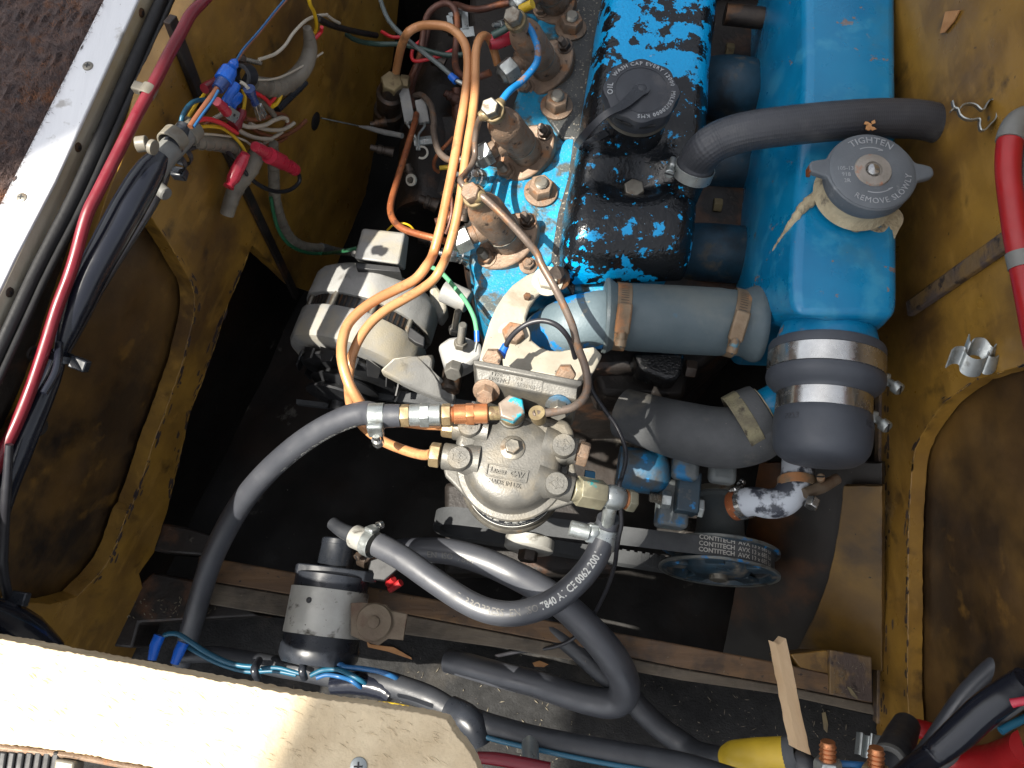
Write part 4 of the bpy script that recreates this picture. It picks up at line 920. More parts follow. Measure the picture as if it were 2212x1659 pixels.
disc(1014, 918, '1', radians(200)); disc(992, 990, '2', radians(-5)); disc(1217, 963, '4', radians(-8)); disc(1202, 1046, '3', radians(172))
m = MB(); m.hexn(e1_, axl, 8.2, 8); m.obj('union_nut', M['brass'], ff, bevel=.4)
m = MB(); m.hexn(e2_ + axl * 2, axl, 8.6, 7, rot=.5); m.obj('union_nut', M['brass'], ff, bevel=.4)
m = MB(); m.hexn(e4_ + axr * 1.5, axr, 8.6, 7, rot=.5); m.lathe(e4_, axr, [(6, 0), (6, 3)], 20); m.obj('blanking_plug', M['rust_steel'], ff, bevel=.4)
bolt(ff, FC + Z * -.5 + Y * 7, Z, 5.3, 6, 'steel', 1.45, rot=.2)
m = MB(); m.lathe(FC + Z * -.6 + Y * 7, Z, [(8.2, 0), (8.2, 1.5), (7.4, 2)], 32); m.obj('washer', M['steel'], ff)
# lettering
def flat_text(mb, o, ex, n, txt, size, bold=.015, ext=.06, spacing=1.0):
    ex = (ex - n * ex.dot(n)).normalized(); ey = n.cross(ex)
    mb.text(txt, size, lambda x, y, z: o + ex * x + ey * y + n * (z + size * ext), bold=bold, ext=ext, spacing=spacing)
def dome_h(p):                                # height of the dome under a point
    r = math.hypot(p.x - FC.x, p.y - FC.y); t = [(0, 0), (20, -.3), (27, -1.6), (30.6, -5), (32.2, -10)]
    return FC.z + lerpv([(a, b) for a, b in t], r)
m = MB(); o = Q(1095, 1021, 504.6); o.z = dome_h(o); ex = (Q(1141, 1017, 505) - Q(1054, 1000, 505)).normalized(); ey = Z.cross(ex)
def on_dome(o, size, x, y, z, ext): 
    p = o + ex * x + ey * y; p.z = dome_h(p) + z + size * ext; return p
m.text('Lucas  CAV', 4.7, lambda x, y, z: on_dome(o, 4.7, x, y, z, .1), bold=.03, ext=.16)
o2 = Q(1089, 1044, 504.6)
m.text('MADE IN UK', 3.9, lambda x, y, z: on_dome(o2, 3.9, x, y, z, .12), bold=.02, ext=.15)
q = [Q(a, b, 504.4) for a, b in ((1054, 1000), (1141, 1016.6), (1136, 1042), (1049.5, 1026))]
for a, b in zip(q, q[1:] + q[:1]):
    n = 8; pp = [a.lerp(b, k / n) for k in range(n + 1)]
    for t_ in pp: t_.z = dome_h(t_) + .2
    for c, d in zip(pp, pp[1:]): m.bar(c, d, .9, 1.8, Z)
o = m.obj('lettering', M['cast_alu'], ff)
# mounting block with the type plate
L_ = P('1021,775,486 1023,789,486 1026,793,488 1030,822,491 1029,864,516 1030,880,545'); Rr_ = P('1259,822,486 1257,834,486 1249,838,488 1246,866,491 1238,908,516 1236,920,545')
m = MB(); m.prism(L_, Rr_); m.obj('mounting_block', M['cast_alu'], ff, bevel=1.0)
fa, fb, fc_ = Q(1030, 795, 488), Q(1249, 839, 488), Q(1030, 822, 491)
fn_ = (fb - fa).cross(fc_ - fa).normalized(); fn_ = fn_ if fn_.z > 0 else -fn_
exf = (fb - fa).normalized()
FP = Plane(fa, fn_)
m = MB(); flat_text(m, FP(1072, 808, .1), exf, fn_, 'TYPE', 3.8, ext=.1); flat_text(m, FP(1077, 821, .1), exf, fn_, 'DES NO', 3.8, ext=.1)
flat_text(m, FP(1122, 818, .1), exf, fn_, 'FS', 3.8, ext=.08); flat_text(m, FP(1135, 834, .1), exf, fn_, '57.95100', 3.4, ext=.08)
ff1 = [FP(a, b, .1) for a, b in ((1100, 810), (1172, 824), (1169, 846), (1097, 831))]
for a, b in zip(ff1, ff1[1:] + ff1[:1]): m.bar(a + fn_ * .1, b + fn_ * .1, .6, .8, fn_)
m.obj('lettering', M['cast_alu'], ff)
bn = (EA * .75 + Z * .66).normalized()
for u, v, mt_, wm in ((1051, 843, 'rust_steel', 'rust_steel'), (1207, 877, 'steel', 'blue_dirty')):
    bolt(ff, Q(u, v, 497), bn, 6.2, 8, mt_, 1.45, wmt=wm, rot=.2)
for u, v in ((1066, 772), (1222, 806)): bolt(wb, Q(u, v, 500), (EA * .5 + Z * .85), 7, 8, 'rust_steel', 0, rot=.5)
# bowl
m = MB(); m.lathe(FC, Z, [(33.5, -34), (34.2, -36), (34.2, -38), (35.2, -40), (35.2, -70), (35.6, -72)], 72); m.obj('bowl', M['black_plastic'], ff)
m = MB(); m.lathe(FC, Z, [(35.5, -72), (36.6, -74), (36.6, -78), (35.8, -79), (37.6, -81), (38.6, -84), (38.4, -88), (36, -90), (30, -92)], 72); m.obj('bowl_rim', M['steel'], ff)
m = MB(); m.ring(FC, Z, 35.0, 35.5, -71.5, -70.2, 72); m.obj('print_band', M['white_print'], ff)
m = MB()
cyl_text(m, FC, Z, 35.25, '7 434 201', 9.5, .10, -51, -Y, flip=-1, ext=.004, bold=.03, spacing=1.1); cyl_text(m, FC, Z, 35.25, 'FUEL FILTER ELEMENT', 3.4, -.22, -61, -Y, flip=-1, ext=.004)
m.obj('print', M['white_print'], ff)
# banjo on top of the filter and the row of fittings
bj = Q(1105, 893, 497)
m = MB(); m.lathe(bj + Z * -8, Z, [(8.8, -6), (8.8, 4), (8, 4.5), (8, 5.5)], 32); m.obj('banjo_seat', M['cast_alu'], ff)
m = MB(); m.lathe(bj + Z * -2, Z, [(8.4, 0), (8.4, 7.5)], 32); m.obj('banjo_eye', M['old_brass'], ff, bevel=.7)
m = MB(); m.hexn(bj + Z * 6, Z, 9.2, 7.5, rot=.15); m.obj('banjo_bolt', mat('blue daubed bolt', rgb(140, 128, 116), rgb(116, 104, 92), 60, .4, .4, layers=[(rgb(20, 136, 156), 50, .53, .02, {'m': 0})]), ff, bevel=.5)
fx0 = bj + Z * 1.5; fax = (Q(860, 898, 495) - fx0).normalized(); fl = (Q(860, 898, 495) - fx0).length
ft = thing('fuel_fitting', 'row of brass, copper and steel unions joining hose to filter', 'fitting', fx0)
def seg(name, kind, a, b, r, mt, hexr=0, rot=.4):
    m = MB(); o = fx0 + fax * a
    if kind == 'hex': m.hexn(o, fax, r, b - a, rot=rot)
    else: m.lathe(o, fax, [(r * .92, 0), (r, .6), (r, b - a - .6), (r * .92, b - a)], 32)
    return m.obj(name, M[mt], ft, bevel=.35 if kind == 'hex' else 0)
seg('stub_pipe', 'r', 4, 17, 4.6, 'old_brass'); seg('copper_sleeve', 'r', 15.5, 38, 6.6, 'copper_bright'); seg('copper_hex', 'hex', 24.5, 30.5, 7.6, 'copper_bright', rot=.55)
seg('neck', 'r', 38, 41, 5.4, 'copper_bright'); seg('brass_hex', 'hex', 40, 46, 7.6, 'brass', rot=.5); seg('steel_coupler', 'r', 46.5, 67, 7.3, 'zinc'); seg('coupler_hex', 'hex', 54, 60.5, 8.4, 'zinc', rot=.5)
seg('brass_neck', 'r', 66, 68, 6.4, 'brass'); seg('brass_hex', 'hex', 67, 73.5, 7.8, 'brass', rot=.5)
# fuel outlet on the right: long union, round banjo, cap nut
ax3 = (Q(1355, 1080, 528) - e3_).normalized()
ou = thing('banjo_union', 'long dirty hexagon union with round banjo and cap nut right of the filter', 'fitting', e3_)
m = MB(); m.lathe(e3_ + ax3 * -1, ax3, [(7.5, 0), (7.5, 5)], 24); m.hexn(e3_ + ax3 * 3, ax3, 10.4, 19, rot=.5, ch=.05); m.obj('union', M['dirty_union'], ou, bevel=.5)
bo = e3_ + ax3 * 30
m = MB(); m.lathe(bo + ax3 * -8.5, ax3, [(5, -1), (5.6, .5), (7.2, 2), (8.2, 5), (8.5, 8.5), (8.2, 12), (7.2, 15), (5.6, 16.5)], 32); m.obj('banjo', M['zinc'], ou)
m = MB(); m.lathe(bo + ax3 * -8.6, ax3, [(6.6, -1.4), (6.6, 0)], 24); m.lathe(bo + ax3 * 8, ax3, [(6.6, 0), (6.6, 1.4)], 24); m.obj('copper_washer', M['copper_bright'], ou)
m = MB(); m.hexn(bo + ax3 * 9.5, ax3, 8.0, 6.5, rot=.4); m.obj('cap_nut', M['dirty_union'], ou, bevel=.5)
# ------------------------------------------------------------------ fuel hoses
def hose_thing(name, pts, r, label, mt='hose', group=None, n=26, sub=8):
    t = thing(name, label, 'hose', pts[len(pts) // 2], group); m = MB(); m.tube(pts, r, n, sub); m.obj('hose', M[mt], t); return t
def arc_near(pa, p):
    return min(range(len(pa.p)), key=lambda i: (pa.p[i] - p).length)
def hose_print(parent, pts, r, txt, size, pa_, pb_, face, shift=0.0, mt='white_print', bold=.008):
    """print running along a hose from near point pa_ to near point pb_"""
    pa = Path(pts); s0, s1 = pa.l[arc_near(pa, pa_)], pa.l[arc_near(pa, pb_)]; dr = 1 if s1 > s0 else -1
    vs, fs = glyphs(txt, bold); x0, x1 = min(p.x for p in vs), max(p.x for p in vs); m = MB(); out = []
    for q in vs:
        d = s0 + (s1 - s0) * (q.x - x0) / (x1 - x0); p, t = pa.at(d); n = (face - t * face.dot(t)).normalized(); b = n.cross(t) * dr
        a = (q.y * size + shift) / r; out.append(p + (n * cos(a) + b * sin(a)) * (r + .12))
    m.add(out, fs, flat=True); m.obj('print', M[mt], parent)
fe = fx0 + fax * 74
h1p = [fe + fax * -1, fe + fax * 6, fe + fax * 14] + P('790,892,500 745,903,508 690,930,522 630,972,540 575,1022,562 530,1075,586 490,1140,616 455,1215,646 432,1290,672 412,1360,696 392,1430,722')
h1 = hose_thing('fuel_hose', h1p, [25, 26, 26, 26, 25.5, 25.5, 25, 25, 25, 24, 23, 22, 21], 'thick fuel hose arching left from the brass fittings into the dark', group='black fuel hoses')
hose_clamp(h1, fe + fax * 14.5, fax, px(26.3, fe), 10, EA * .97 + Z * .35, 'zinc', L=12, smt='bright_steel', slots=False, sl=-1)
hose_print(h1, h1p, px(25.5, h1p[5]), '2001 UNION RUBBER HOSE', 4.6, Q(592, 1005, 550), Q(770, 900, 502), (Z * .22 - Y * .72 + X * .62), shift=0)
h2p = C(1, 2, '20,150,622 120,172,615 240,212,606 400,302,598 600,444,590 800,575,584 950,640,580 1100,660,578 1250,632,576 1400,560,572 1540,440,566 1640,310,560 1690,200,556 1720,110,552 1735,40,546')
h2 = hose_thing('fuel_hose', h2p[2:], [26.5, 27, 27, 27, 27, 27, 27, 27, 27, 27, 27, 27, 26], 'looping black fuel hose with white print between pump and filter', group='black fuel hoses')
r2 = px(27, h2p[7]); P2 = Path(h2p[2:])
hose_print(h2, h2p[2:], r2, '7840 A1 CE 0062 2001', 7.4, c1(1, 2, 1300, 580, 572), c1(1, 2, 1672, 250, 557), (Z - Y * .1).normalized(), .6, bold=.02)
hose_print(h2, h2p[2:], r2, 'RUBBER HOSE  CARBOPRESS  EN  ISO', 7.0, c1(1, 2, 450, 330, 596), c1(1, 2, 1275, 600, 575), (Z - Y * .1).normalized(), 1.0, mt='grey_print', bold=.008)
d2 = (h2p[3] - h2p[1]).normalized()
m = MB(); m.lathe(h2p[1] - d2 * 6, d2, [(8.6, 0), (9.2, 1), (9.2, 13)], 28); m.obj('end_ferrule', M['sleeve_metal'], h2)
hose_clamp(h2, h2p[1] + d2 * 11, d2, px(27.6, h2p[2]), 8, Y * .75 + Z * .5 + X * .2, 'zinc', L=10, smt='bright_steel', slots=False, sl=-.8)
m = MB(); q = h2p[1] - d2 * 6; m.tube([q - d2 * 24 + Z * -2 + Y * 2, q - d2 * 12, q + d2 * 4], [14, 16, 19], 16); m.obj('end_stub', M['rubber'], h2)
d3 = (h2p[-1] - h2p[-3]).normalized(); ck = h2p[-2] - d3 * 6
m = MB(); m.ring(ck, d3, px(27.5, ck), px(29, ck), -8, 8); b = m.obj('hose_clamp', M['zinc'], h2, bevel=.3)
sdx = (-ES + Z * .25).normalized(); m = MB(); m.lathe(ck + sdx * 11 + Z * 5, (-ES * .9 - EA * .1), [(4, 0), (5.6, 1), (5.6, 14), (4.6, 15)], 20); m.obj('clamp_barrel', M['zinc'], b)
m = MB(); m.box(ck + sdx * 9 + Z * 4, sdx, d3, sdx.cross(d3), 9, 14, 3); m.obj('clamp_lug', M['zinc'], b, bevel=1)
m = MB(); m.lathe(ck + sdx * 9 + Z * 5.5 + d3 * 1, Z, [(3.6, 0), (3.6, 2), (2.6, 2.6)], 24); m.obj('rivet', M['zinc'], b)
m = MB(); m.tube([ck + d3 * 4, bo - ax3.cross(d3).cross(ax3) * 4 + d3 * -4, bo], [14, 15, 17], 20, smooth=False); m.obj('spigot', M['zinc'], h2)
h3p = C(1, 2, '300,262,664 480,246,654 700,258,646 900,310,640 1100,396,636 1300,505,640 1480,640,646 1640,800,652 1760,950,660 1830,1090,672 1822,1200,686 1720,1238,696 1500,1190,704 1250,1110,708 1000,1048,712 780,985,716 690,965,722')
h3 = hose_thing('fuel_hose', h3p, [24, 26, 28, 29, 30, 31, 32, 34, 35, 34, 33, 32, 30, 28, 27, 26, 25], 'doubled back black fuel hose with faint print running under the looping hose', group='black fuel hoses')
hose_print(h3, h3p[:9], px(29, h3p[4]), 'EN  ISO  7840  TYPE  A   8MM. 12', 7.0, c1(1, 2, 590, 265, 648), c1(1, 2, 1290, 510, 640), (Z * .85 - Y * .4).normalized(), .0, mt='grey_print')
h4p = C(1, 2, '1150,600,700 1270,695,696 1400,790,694 1540,905,694 1680,1030,696 1830,1150,700 1950,1290,702 2080,1410,704 2212,1500,700') + C(2, 2, '90,1560,690 220,1592,670 345,1592,655')
hose_thing('battery_cable', h4p, [22, 22, 22, 22, 23, 24, 25, 25, 25, 25, 25, 25], 'thick black cable running under the fuel hose to the yellow sleeve', 'rubber')
# thin wire from banjo down to the shelf
pipe('thin_wire', C(1, 1, '1610,770,520 1625,870,530 1700,990,540 1780,1100,545 1835,1230,545 1842,1330,538 1815,1440,530 1800,1500,522') + C(1, 2, '1815,60,538 1800,150,545 1785,240,556 1770,350,575 1720,500,610 1640,660,650 1560,770,672 1450,850,684 1300,890,694 1150,905,705 1000,935,720'), 4.6, 'black_wire', 'thin black wire dropping past the banjo union down to the shelf', 'wire')
# ------------------------------------------------------------------ lower hose, blue casting, raw water pump
lh = thing('lower_hose', 'dusty grey lower coolant hose curving to the tank underside', 'hose', Q(1500, 930, 620))
m = MB(); m.tube(P('1345,892,655 1400,910,645 1475,931,632 1560,946,622 1625,935,614 1660,905,608'), [54, 58, 64, 67, 67, 64], 32, 8); m.obj('hose', M['rubber_dusty'], lh)
cuff = V((.86, .42, .28)).normalized(); cq = Q(1640, 897, 606)
m = MB(); m.lathe(cq, cuff, [(20, -14), (25.5, -12), (26, -8), (25, 2), (24, 5), (21, 6), (18.6, 4)], 44, lobes=lambda a: .012 * sin(7 * a)); m.obj('cuff', M['rubber_dusty'], lh)
m = MB(); m.ring(cq, cuff, 18.2, 20.6, 3, 7); m.obj('cuff_rim', M['sealant'], lh)
m = MB(); m.lathe(cq, cuff, [(18, -6), (18, 22)], 36); m.obj('pipe_stub', M['blue'], lh)
m = MB(); m.ring(cq - cuff * 13, cuff, 24.5, 26.6, -6, 6, lobes=lambda a: .02 * sin(11 * a)); o = m.obj('hose_clamp', mat('dust caked clamp', rgb(128, 122, 96), rgb(96, 90, 74), 60, .9, bump=.6, bs=400, layers=[(rgb(60, 54, 46), 60, .58, .05, {})]), lh, bevel=.4)
bcs = thing('blue_casting', 'rounded blue pump casting partly sunlit below the lower hose', 'casting', Q(1380, 1000, 650))
m = MB(); cx = (Q(1440, 1022, 660) - Q(1330, 1008, 662)).normalized(); m.lathe(Q(1330, 1010, 662), cx, [(19, 2), (19, 30), (18, 37), (14, 43), (7, 46.5), (0, 47.5)], 48); m.obj('casting', M['blue_dirty'], bcs)
m = MB(); m.prism(P('1368,760 1480,760 1476,800 1464,818 1440,818 1380,795', 612), Z * -30); m.obj('wet_lug', M['wet_black'], bcs, bevel=3)
m = MB(); m.prism(P('1270,760 1500,760 1480,860 1300,850', 660), Z * -60); m.obj('housing', M['dark_grime'], bcs, bevel=5)
bolt(bcs, Q(1480, 795, 622), ES, 8, 9, 'dark_steel', 0); bolt(bcs, Q(1262, 1030, 600), ES, 6, 8, 'blue_dirty', 0)
M['belt_print'] = mat('pale belt print', rgb(158, 156, 150), rgb(136, 134, 128), 200, .6)
M['worn_rim'] = mat('worn pulley rim', rgb(112, 112, 106), rgb(84, 90, 92), 40, .45, .4, layers=[(rgb(14, 96, 150), 30, .60, .02, {'m': 0}), (rgb(60, 52, 46), 50, .62, .04, {})])
wp = thing('water_pump', 'grimy blue bronze raw water pump above its grooved pulley', 'pump', Q(1555, 1100, 690))
WA = (EA + Z * .12).normalized(); wc = Q(1553, 1208, 722)
m = MB(); m.lathe(wc, WA, [(22, -62), (26, -60), (26, -56), (22, -54), (21, -40), (22, -24), (26, -18), (30, -15), (32, -14), (32, -12)], 48); m.obj('body', M['pump_body'], wp)
m = MB(); m.ring(wc, WA, 24, 27.5, -63, -58); m.obj('end_ring', M['steel'], wp)
m = MB(); e1x, e2x, _ = basis(WA)
def groove(z0): return [(30, z0), (46, z0 + .5), (46.5, z0 + 1.5)]
m.lathe(wc, WA, [(18, -10), (45, -9.5), (51, -8.6), (51, -7.6), (46, -4), (41, 2), (46, 8), (51, 11), (51, 12.2), (46, 12.6), (42, 4), (31, 3), (27, 11), (22, 14), (0, 15)], 72); m.obj('pulley', M['pulley'], wp)
for z0, z1 in ((-9, -6.8), (10.6, 12.8)): m = MB(); m.ring(wc, WA, 50.4, 53, z0, z1, 72); m.obj('pulley_rim', M['worn_rim'], wp)
for a in range(5):
    t_ = a * 2 * pi / 5 + .35; d = e1x * cos(t_) + e2x * sin(t_); m = MB(); m.box(wc + d * 37 + WA * 9.6, d, WA.cross(d), WA, 17, 17, 4); m.obj('pulley_boss', M['pulley'], wp, bevel=1)
m = MB(); m.lathe(wc + WA * 12, WA, [(8, 0), (8, 7), (5, 8)], 24); m.obj('hub_nut', M['steel'], wp)
m = MB(); arc_text(m, wc + WA * 14.6, WA, Z, '2 3620 4', 5, 27, pi / 2, ext=.05); m.obj('lettering', M['pulley'], wp)
m = MB(); m.box(Q(1482, 1067, 655), ES, EA, Z, 19, 34, 26); m.obj('pump_bracket', M['pulley'], wp, bevel=1.5)
m = MB(); m.box(Q(1452, 1090, 668), ES, EA, Z, 26, 40, 22); m.obj('pump_lug', M['pump_body'], wp, bevel=3)
m = MB(); m.thread(Q(1440, 1079, 655), -ES, 4.4, 14, 1.6); m.obj('stud', M['steel'], wp)
for q, d, r, h in ((Q(1448, 1081, 655), -ES, 7.5, 8), (Q(1506, 1096, 655), ES, 8.5, 5)): m = MB(); m.hexn(q, d, r, h); m.obj("pinch_nut", M["zinc"], wp, bevel=.4)
for s in ('1480,1012,640', '1560,1020,640'): 
    q = P(s)[0]; m = MB(); m.box(q, ES, EA, Z, 22, 20, 14); m.obj('pump_lug', M['pump_body'], wp, bevel=4)
bl = thing('drive_belt', 'black v belt printed in pale letters round the pump pulley', 'belt', wc)
# belt loop between the pump pulley and a hidden pulley on the left
lc = Q(1010, 1120, 730); rb_, w0, w1 = 48.0, -6.6, 9.8; lr = 30.0
lc = lc - WA * (lc - wc).dot(WA)
e = (lc - wc).normalized(); f_ = WA.cross(e); f_ = f_ if f_.z > 0 else -f_
prof = []
for k in range(41): a = -pi / 2 + pi * k / 40; prof.append(wc + (-e * cos(a) - f_ * sin(a)) * rb_ * 1.0)
for k in range(25): a = -pi / 2 + pi * k / 24; prof.append(lc + (e * cos(a) + f_ * sin(a)) * lr)
n = len(prof); vs, fs = [], []
for i, p in enumerate(prof):
    t_ = (prof[(i + 1) % n] - prof[i - 1]).normalized(); nn = t_.cross(WA); c_ = (wc if i < 41 else lc); nn = nn if nn.dot(p - (wc + lc) / 2) > 0 else -nn
    vs += [p + WA * w0, p + WA * w1, p + WA * (w1 - 2) - nn * 6, p + WA * (w0 + 2) - nn * 6]
for i in range(n): fs += [(4 * i + k, 4 * i + (k + 1) % 4, 4 * ((i + 1) % n) + (k + 1) % 4, 4 * ((i + 1) % n) + k) for k in range(4)]
m = MB(); m.add(vs, fs); m.obj('belt', M['belt'], bl, sharp=60)
m = MB(); up = Z
WU = (Z - WA * Z.dot(WA)).normalized(); WS = WA.cross(WU); WS = WS if WS.x > 0 else -WS
def on_belt(x, y, z0):
    if x < 0: return wc + WU * (rb_ + .08) + WS * x - WA * y + WA * z0
    a_ = x / rb_; return wc + (WU * cos(a_) + WS * sin(a_)) * (rb_ + .08) - WA * y + WA * z0
for z0 in (-4.6, .8, 6.0):
    m.text('CONTITECH', 5.4, lambda x, y, z: on_belt(x - 14, y, z0), bold=.03); m.text('AVX 13 x 685 La', 5.4, lambda x, y, z: on_belt(x + 23, y, z0), bold=.012)
m.obj('print', M['belt_print'], bl)
m = MB()
for i in range(26):
    q = wc - f_ * (rb_ - 9) + e * (30 + i * 7.4); m.box(q, e, WA, f_, 4, 12, 5)
o = m.obj('belt_cogs', M['belt'], bl); o['kind'] = 'stuff'
we = thing('raw_water_elbow', 'black hose elbow crusted with white scale under the rubber boot', 'hose', Q(1690, 1080, 640))
m = MB(); m.tube(P('1592,1092,652 1625,1083,640 1662,1088,632 1692,1082,628 1712,1060,626 1722,1030,628 1726,1000,632'), [31, 31, 32, 33, 34, 35, 36], 28, 8); m.obj('elbow', M['white_crust'], we)
wd = (Q(1625, 1083, 640) - Q(1592, 1092, 652)).normalized()
hose_clamp(we, Q(1606, 1088, 647), wd, px(32.5, Q(1606, 1088, 647)), 7, Y * .8 + Z * .6, 'bright_steel', L=14, slots=False, sl=-1)
m = MB(); m.lathe(Q(1596, 1090, 650), wd, [(12.3, -5), (12.8, 0), (12.8, 3)], 28); m.obj('rusty_lip', M['rust_orange_pipe'], we)
c_ = Q(1722, 1046, 626); hose_clamp(we, c_, V((.15, .95, -.2)), px(39, c_), 8, Z * .4 - Y * .25 + X, 'dirty_clamp', L=16, slots=False, sl=-1)
m = MB(); m.tube(P('1738,1066,612 1775,1052,614 1808,1034,618', None), [12, 14, 12], 16); o = m.obj('clamp_barrel', M['strap_rust'], we)
m = MB(); m.hexn(Q(1758, 1078, 606), V((-.5, -.85, .2)), px(15, Q(1758, 1078, 606)), 8); m.obj('screw', M['bright_steel'], o, bevel=.4)
# ------------------------------------------------------------------ alternator
al = thing('alternator', 'dusty grey alternator with two scalloped housings beside the copper pipes', 'alternator', Q(800, 690, 650))
AA = V((-.27, -.95, .02)).normalized(); ac = Q(797, 699, 652)
lobA = lambda a: .03 * max(0, cos(6 * a + .9)) ** 2
m = MB(); m.lathe(ac, AA, [(30, -40), (48, -34), (55, -28), (58, -22), (58.5, -2), (57.5, 0), (54, 0)], 120, ref=Z, lobes=lobA); m.obj('rear_housing', M['cast_alu_grey'], al)
m = MB(); m.lathe(ac, AA, [(53.5, -1), (53.5, 13)], 96); m.obj('stator', M['black_metal'], al)
m = MB()
for k in range(70):
    a = k * 2 * pi / 70; ex, ey, _ = basis(AA, Z); d = ex * cos(a) + ey * sin(a); m.box(ac + AA * 6 + d * 53.6, d, AA.cross(d), AA, .8, 1.4, 12)
o = m.obj('lamination', M['dark_steel'], al); o['kind'] = 'stuff'
m = MB(); m.lathe(ac, AA, [(54, 12), (57.5, 12), (58.5, 14), (58.5, 38), (57, 41), (52, 43), (20, 46)], 120, ref=Z, lobes=lobA); m.obj('front_housing', M['cast_alu_grey'], al)
for k in range(5):
    a = radians(-52 + k * 36); ex, ey, _ = basis(AA, Z); d = ex * cos(a) + ey * sin(a)
    m = MB(); m.lathe(ac + d * 55.5 - AA * 8, AA, [(2.4, 0), (2.4, 28)], 14); m.obj('through_bolt', M['steel'], al)
# right hand mounting ears and leg
ex, ey, _ = basis(AA, Z); sgn = 1 if ey.x > 0 else -1; ey = ey * sgn
m = MB(); q = [ac + AA * 30 + ex * 22 + ey * 50, ac + AA * 30 + ey * 64 + ex * 0, ac + AA * 40 + ey * 66 - ex * 18, ac + AA * 48 + ey * 36 - ex * 30]
m.prism(P('850,772,600 900,768,604 937,764,612 932,796,622 984,846,640 980,866,646 940,858,640 880,832,622 820,800,604', None), Z * -14); m.obj('front_leg', M['cast_alu_grey'], al, bevel=2)
m = MB(); m.prism(P('930,600,634 962,640,640 966,668,644 950,690,648 925,660,640', None), Z * -22); m.obj('rear_ear', M['cast_alu_grey'], al, bevel=3)
m = MB(); m.prism(P('884,704 918,728 916,748 896,740 880,728', 606), Z * -8); m.obj('cooling_louvre', M['black_metal'], al, bevel=1)
fan = MB()
for k in range(14):
    a = k * 2 * pi / 14 + .2; d = ex * cos(a) + ey * sin(a); t_ = AA.cross(d)
    p = ac + AA * 52 + d * 45; fan = MB(); fan.prism([p + t_ * 8 - AA * 6, p - t_ * 7 - AA * 4, p - t_ * 7 + AA * 5, p + t_ * 2 + AA * 7], d * 1.2); fan.obj('fan_blade', M['black_metal'], al)
m = MB(); m.lathe(ac, AA, [(0, 46), (40, 47), (44, 50), (44, 52), (36, 53), (24, 56), (24, 60), (30, 61), (31, 63), (24, 68), (31, 73), (31, 75), (20, 76), (8, 78), (8, 86), (0, 86)], 64); m.obj('fan_hub', M['black_metal'], al)
m = MB(); m.prism(P('783,493,588 876,503,588 862,571,582 764,558,582', None), P('786,500,624 884,510,624 876,585,618 772,566,618', None)); m.obj('regulator_box', M['cast_alu_grey'], al, bevel=2.2, seg=3)
m = MB(); m.prism(P('768,566,588 862,576,588 866,588,588 770,580,588', None), Z * -16); m.obj('box_gasket', M['black_metal'], al, bevel=.6)
ab = thing('alternator_belt', 'flat grey run of v belt from alternator pulley toward the filter', 'belt', Q(900, 850, 680))
m = MB(); a, b = P('740,826,672 1050,870,672'); a2, b2 = P('742,850,676 1050,893,676'); m.prism([a, b, b2, a2], Z * -6); m.obj('belt', M['belt'], ab, bevel=.5)
m = MB(); m.prism(P('640,862,700 1000,905,700 1000,918,702 640,872,702', None), Z * -6); m.obj('belt_run', M['belt'], ab)
ad = thing('adjuster_bracket', 'dusty grey casting with two threaded bolts beside the alternator', 'bracket', Q(990, 770, 610))
m = MB(); m.prism(P('945,745,596 970,728,596 1000,724,594 1040,740,594 1042,770,596 1012,790,598 985,803,600 958,790,602', None), Z * -22); m.obj('casting', M['cast_alu_grey'], ad, bevel=3)
for a, b, r in ((Q(995, 742, 585), Q(1000, 702, 560), 9), (Q(982, 712, 610), Q(990, 672, 585), 8)):
    d = (b - a).normalized(); m = MB(); m.thread(a, d, px(r, a), (b - a).length, 1.6); o = m.obj('bolt_thread', M['cast_alu'], ad)
    m = MB(); m.hexn(a - d * 3, d, px(r * 1.7, a), 6); m.obj('lock_nut', M['cast_alu'], ad, bevel=.4)
m = MB(); m.hexn(Q(983, 792, 590), (EA + Z * .6).normalized(), 7.5, 10); m.obj('bolt', M['cast_alu'], ad, bevel=.5)
m = MB(); m.lathe(Q(985, 640, 610), (ES * .9 + EA * .3), [(10, -12), (10, 12)], 24); m.obj('ear', M['cast_alu_grey'], ad, bevel=1)
m = MB(); m.lathe(Q(975, 820, 640), (EA + Z * .2).normalized(), [(9, -14), (9, 10), (7, 12)], 28); m.obj('pivot', M['dark_steel'], ad)
# crank nut disc below the filter
cn = thing('crank_pulley_nut', 'dull grey disc with a hexagon nut below the filter bowl', 'nut', Q(1145, 1175, 700))
m = MB(); q = Q(1142, 1186, 705); m.lathe(q, (EA + Z * .12).normalized(), [(20, -10), (22, -9), (22, 0), (20, 1.5), (8, 2)], 44); m.obj('disc', M['sleeve_metal'], cn, bevel=0)
m = MB(); m.hexn(q + EA * 1, (EA + Z * .12).normalized(), 9, 10); m.obj('nut', M['dark_steel'], cn, bevel=.5)
m = MB(); m.prism(P('960,1040 1340,1060 1330,1240 960,1240', 770), Z * -60); m.obj('timing_case', M['dark_grime'], cn, bevel=5)
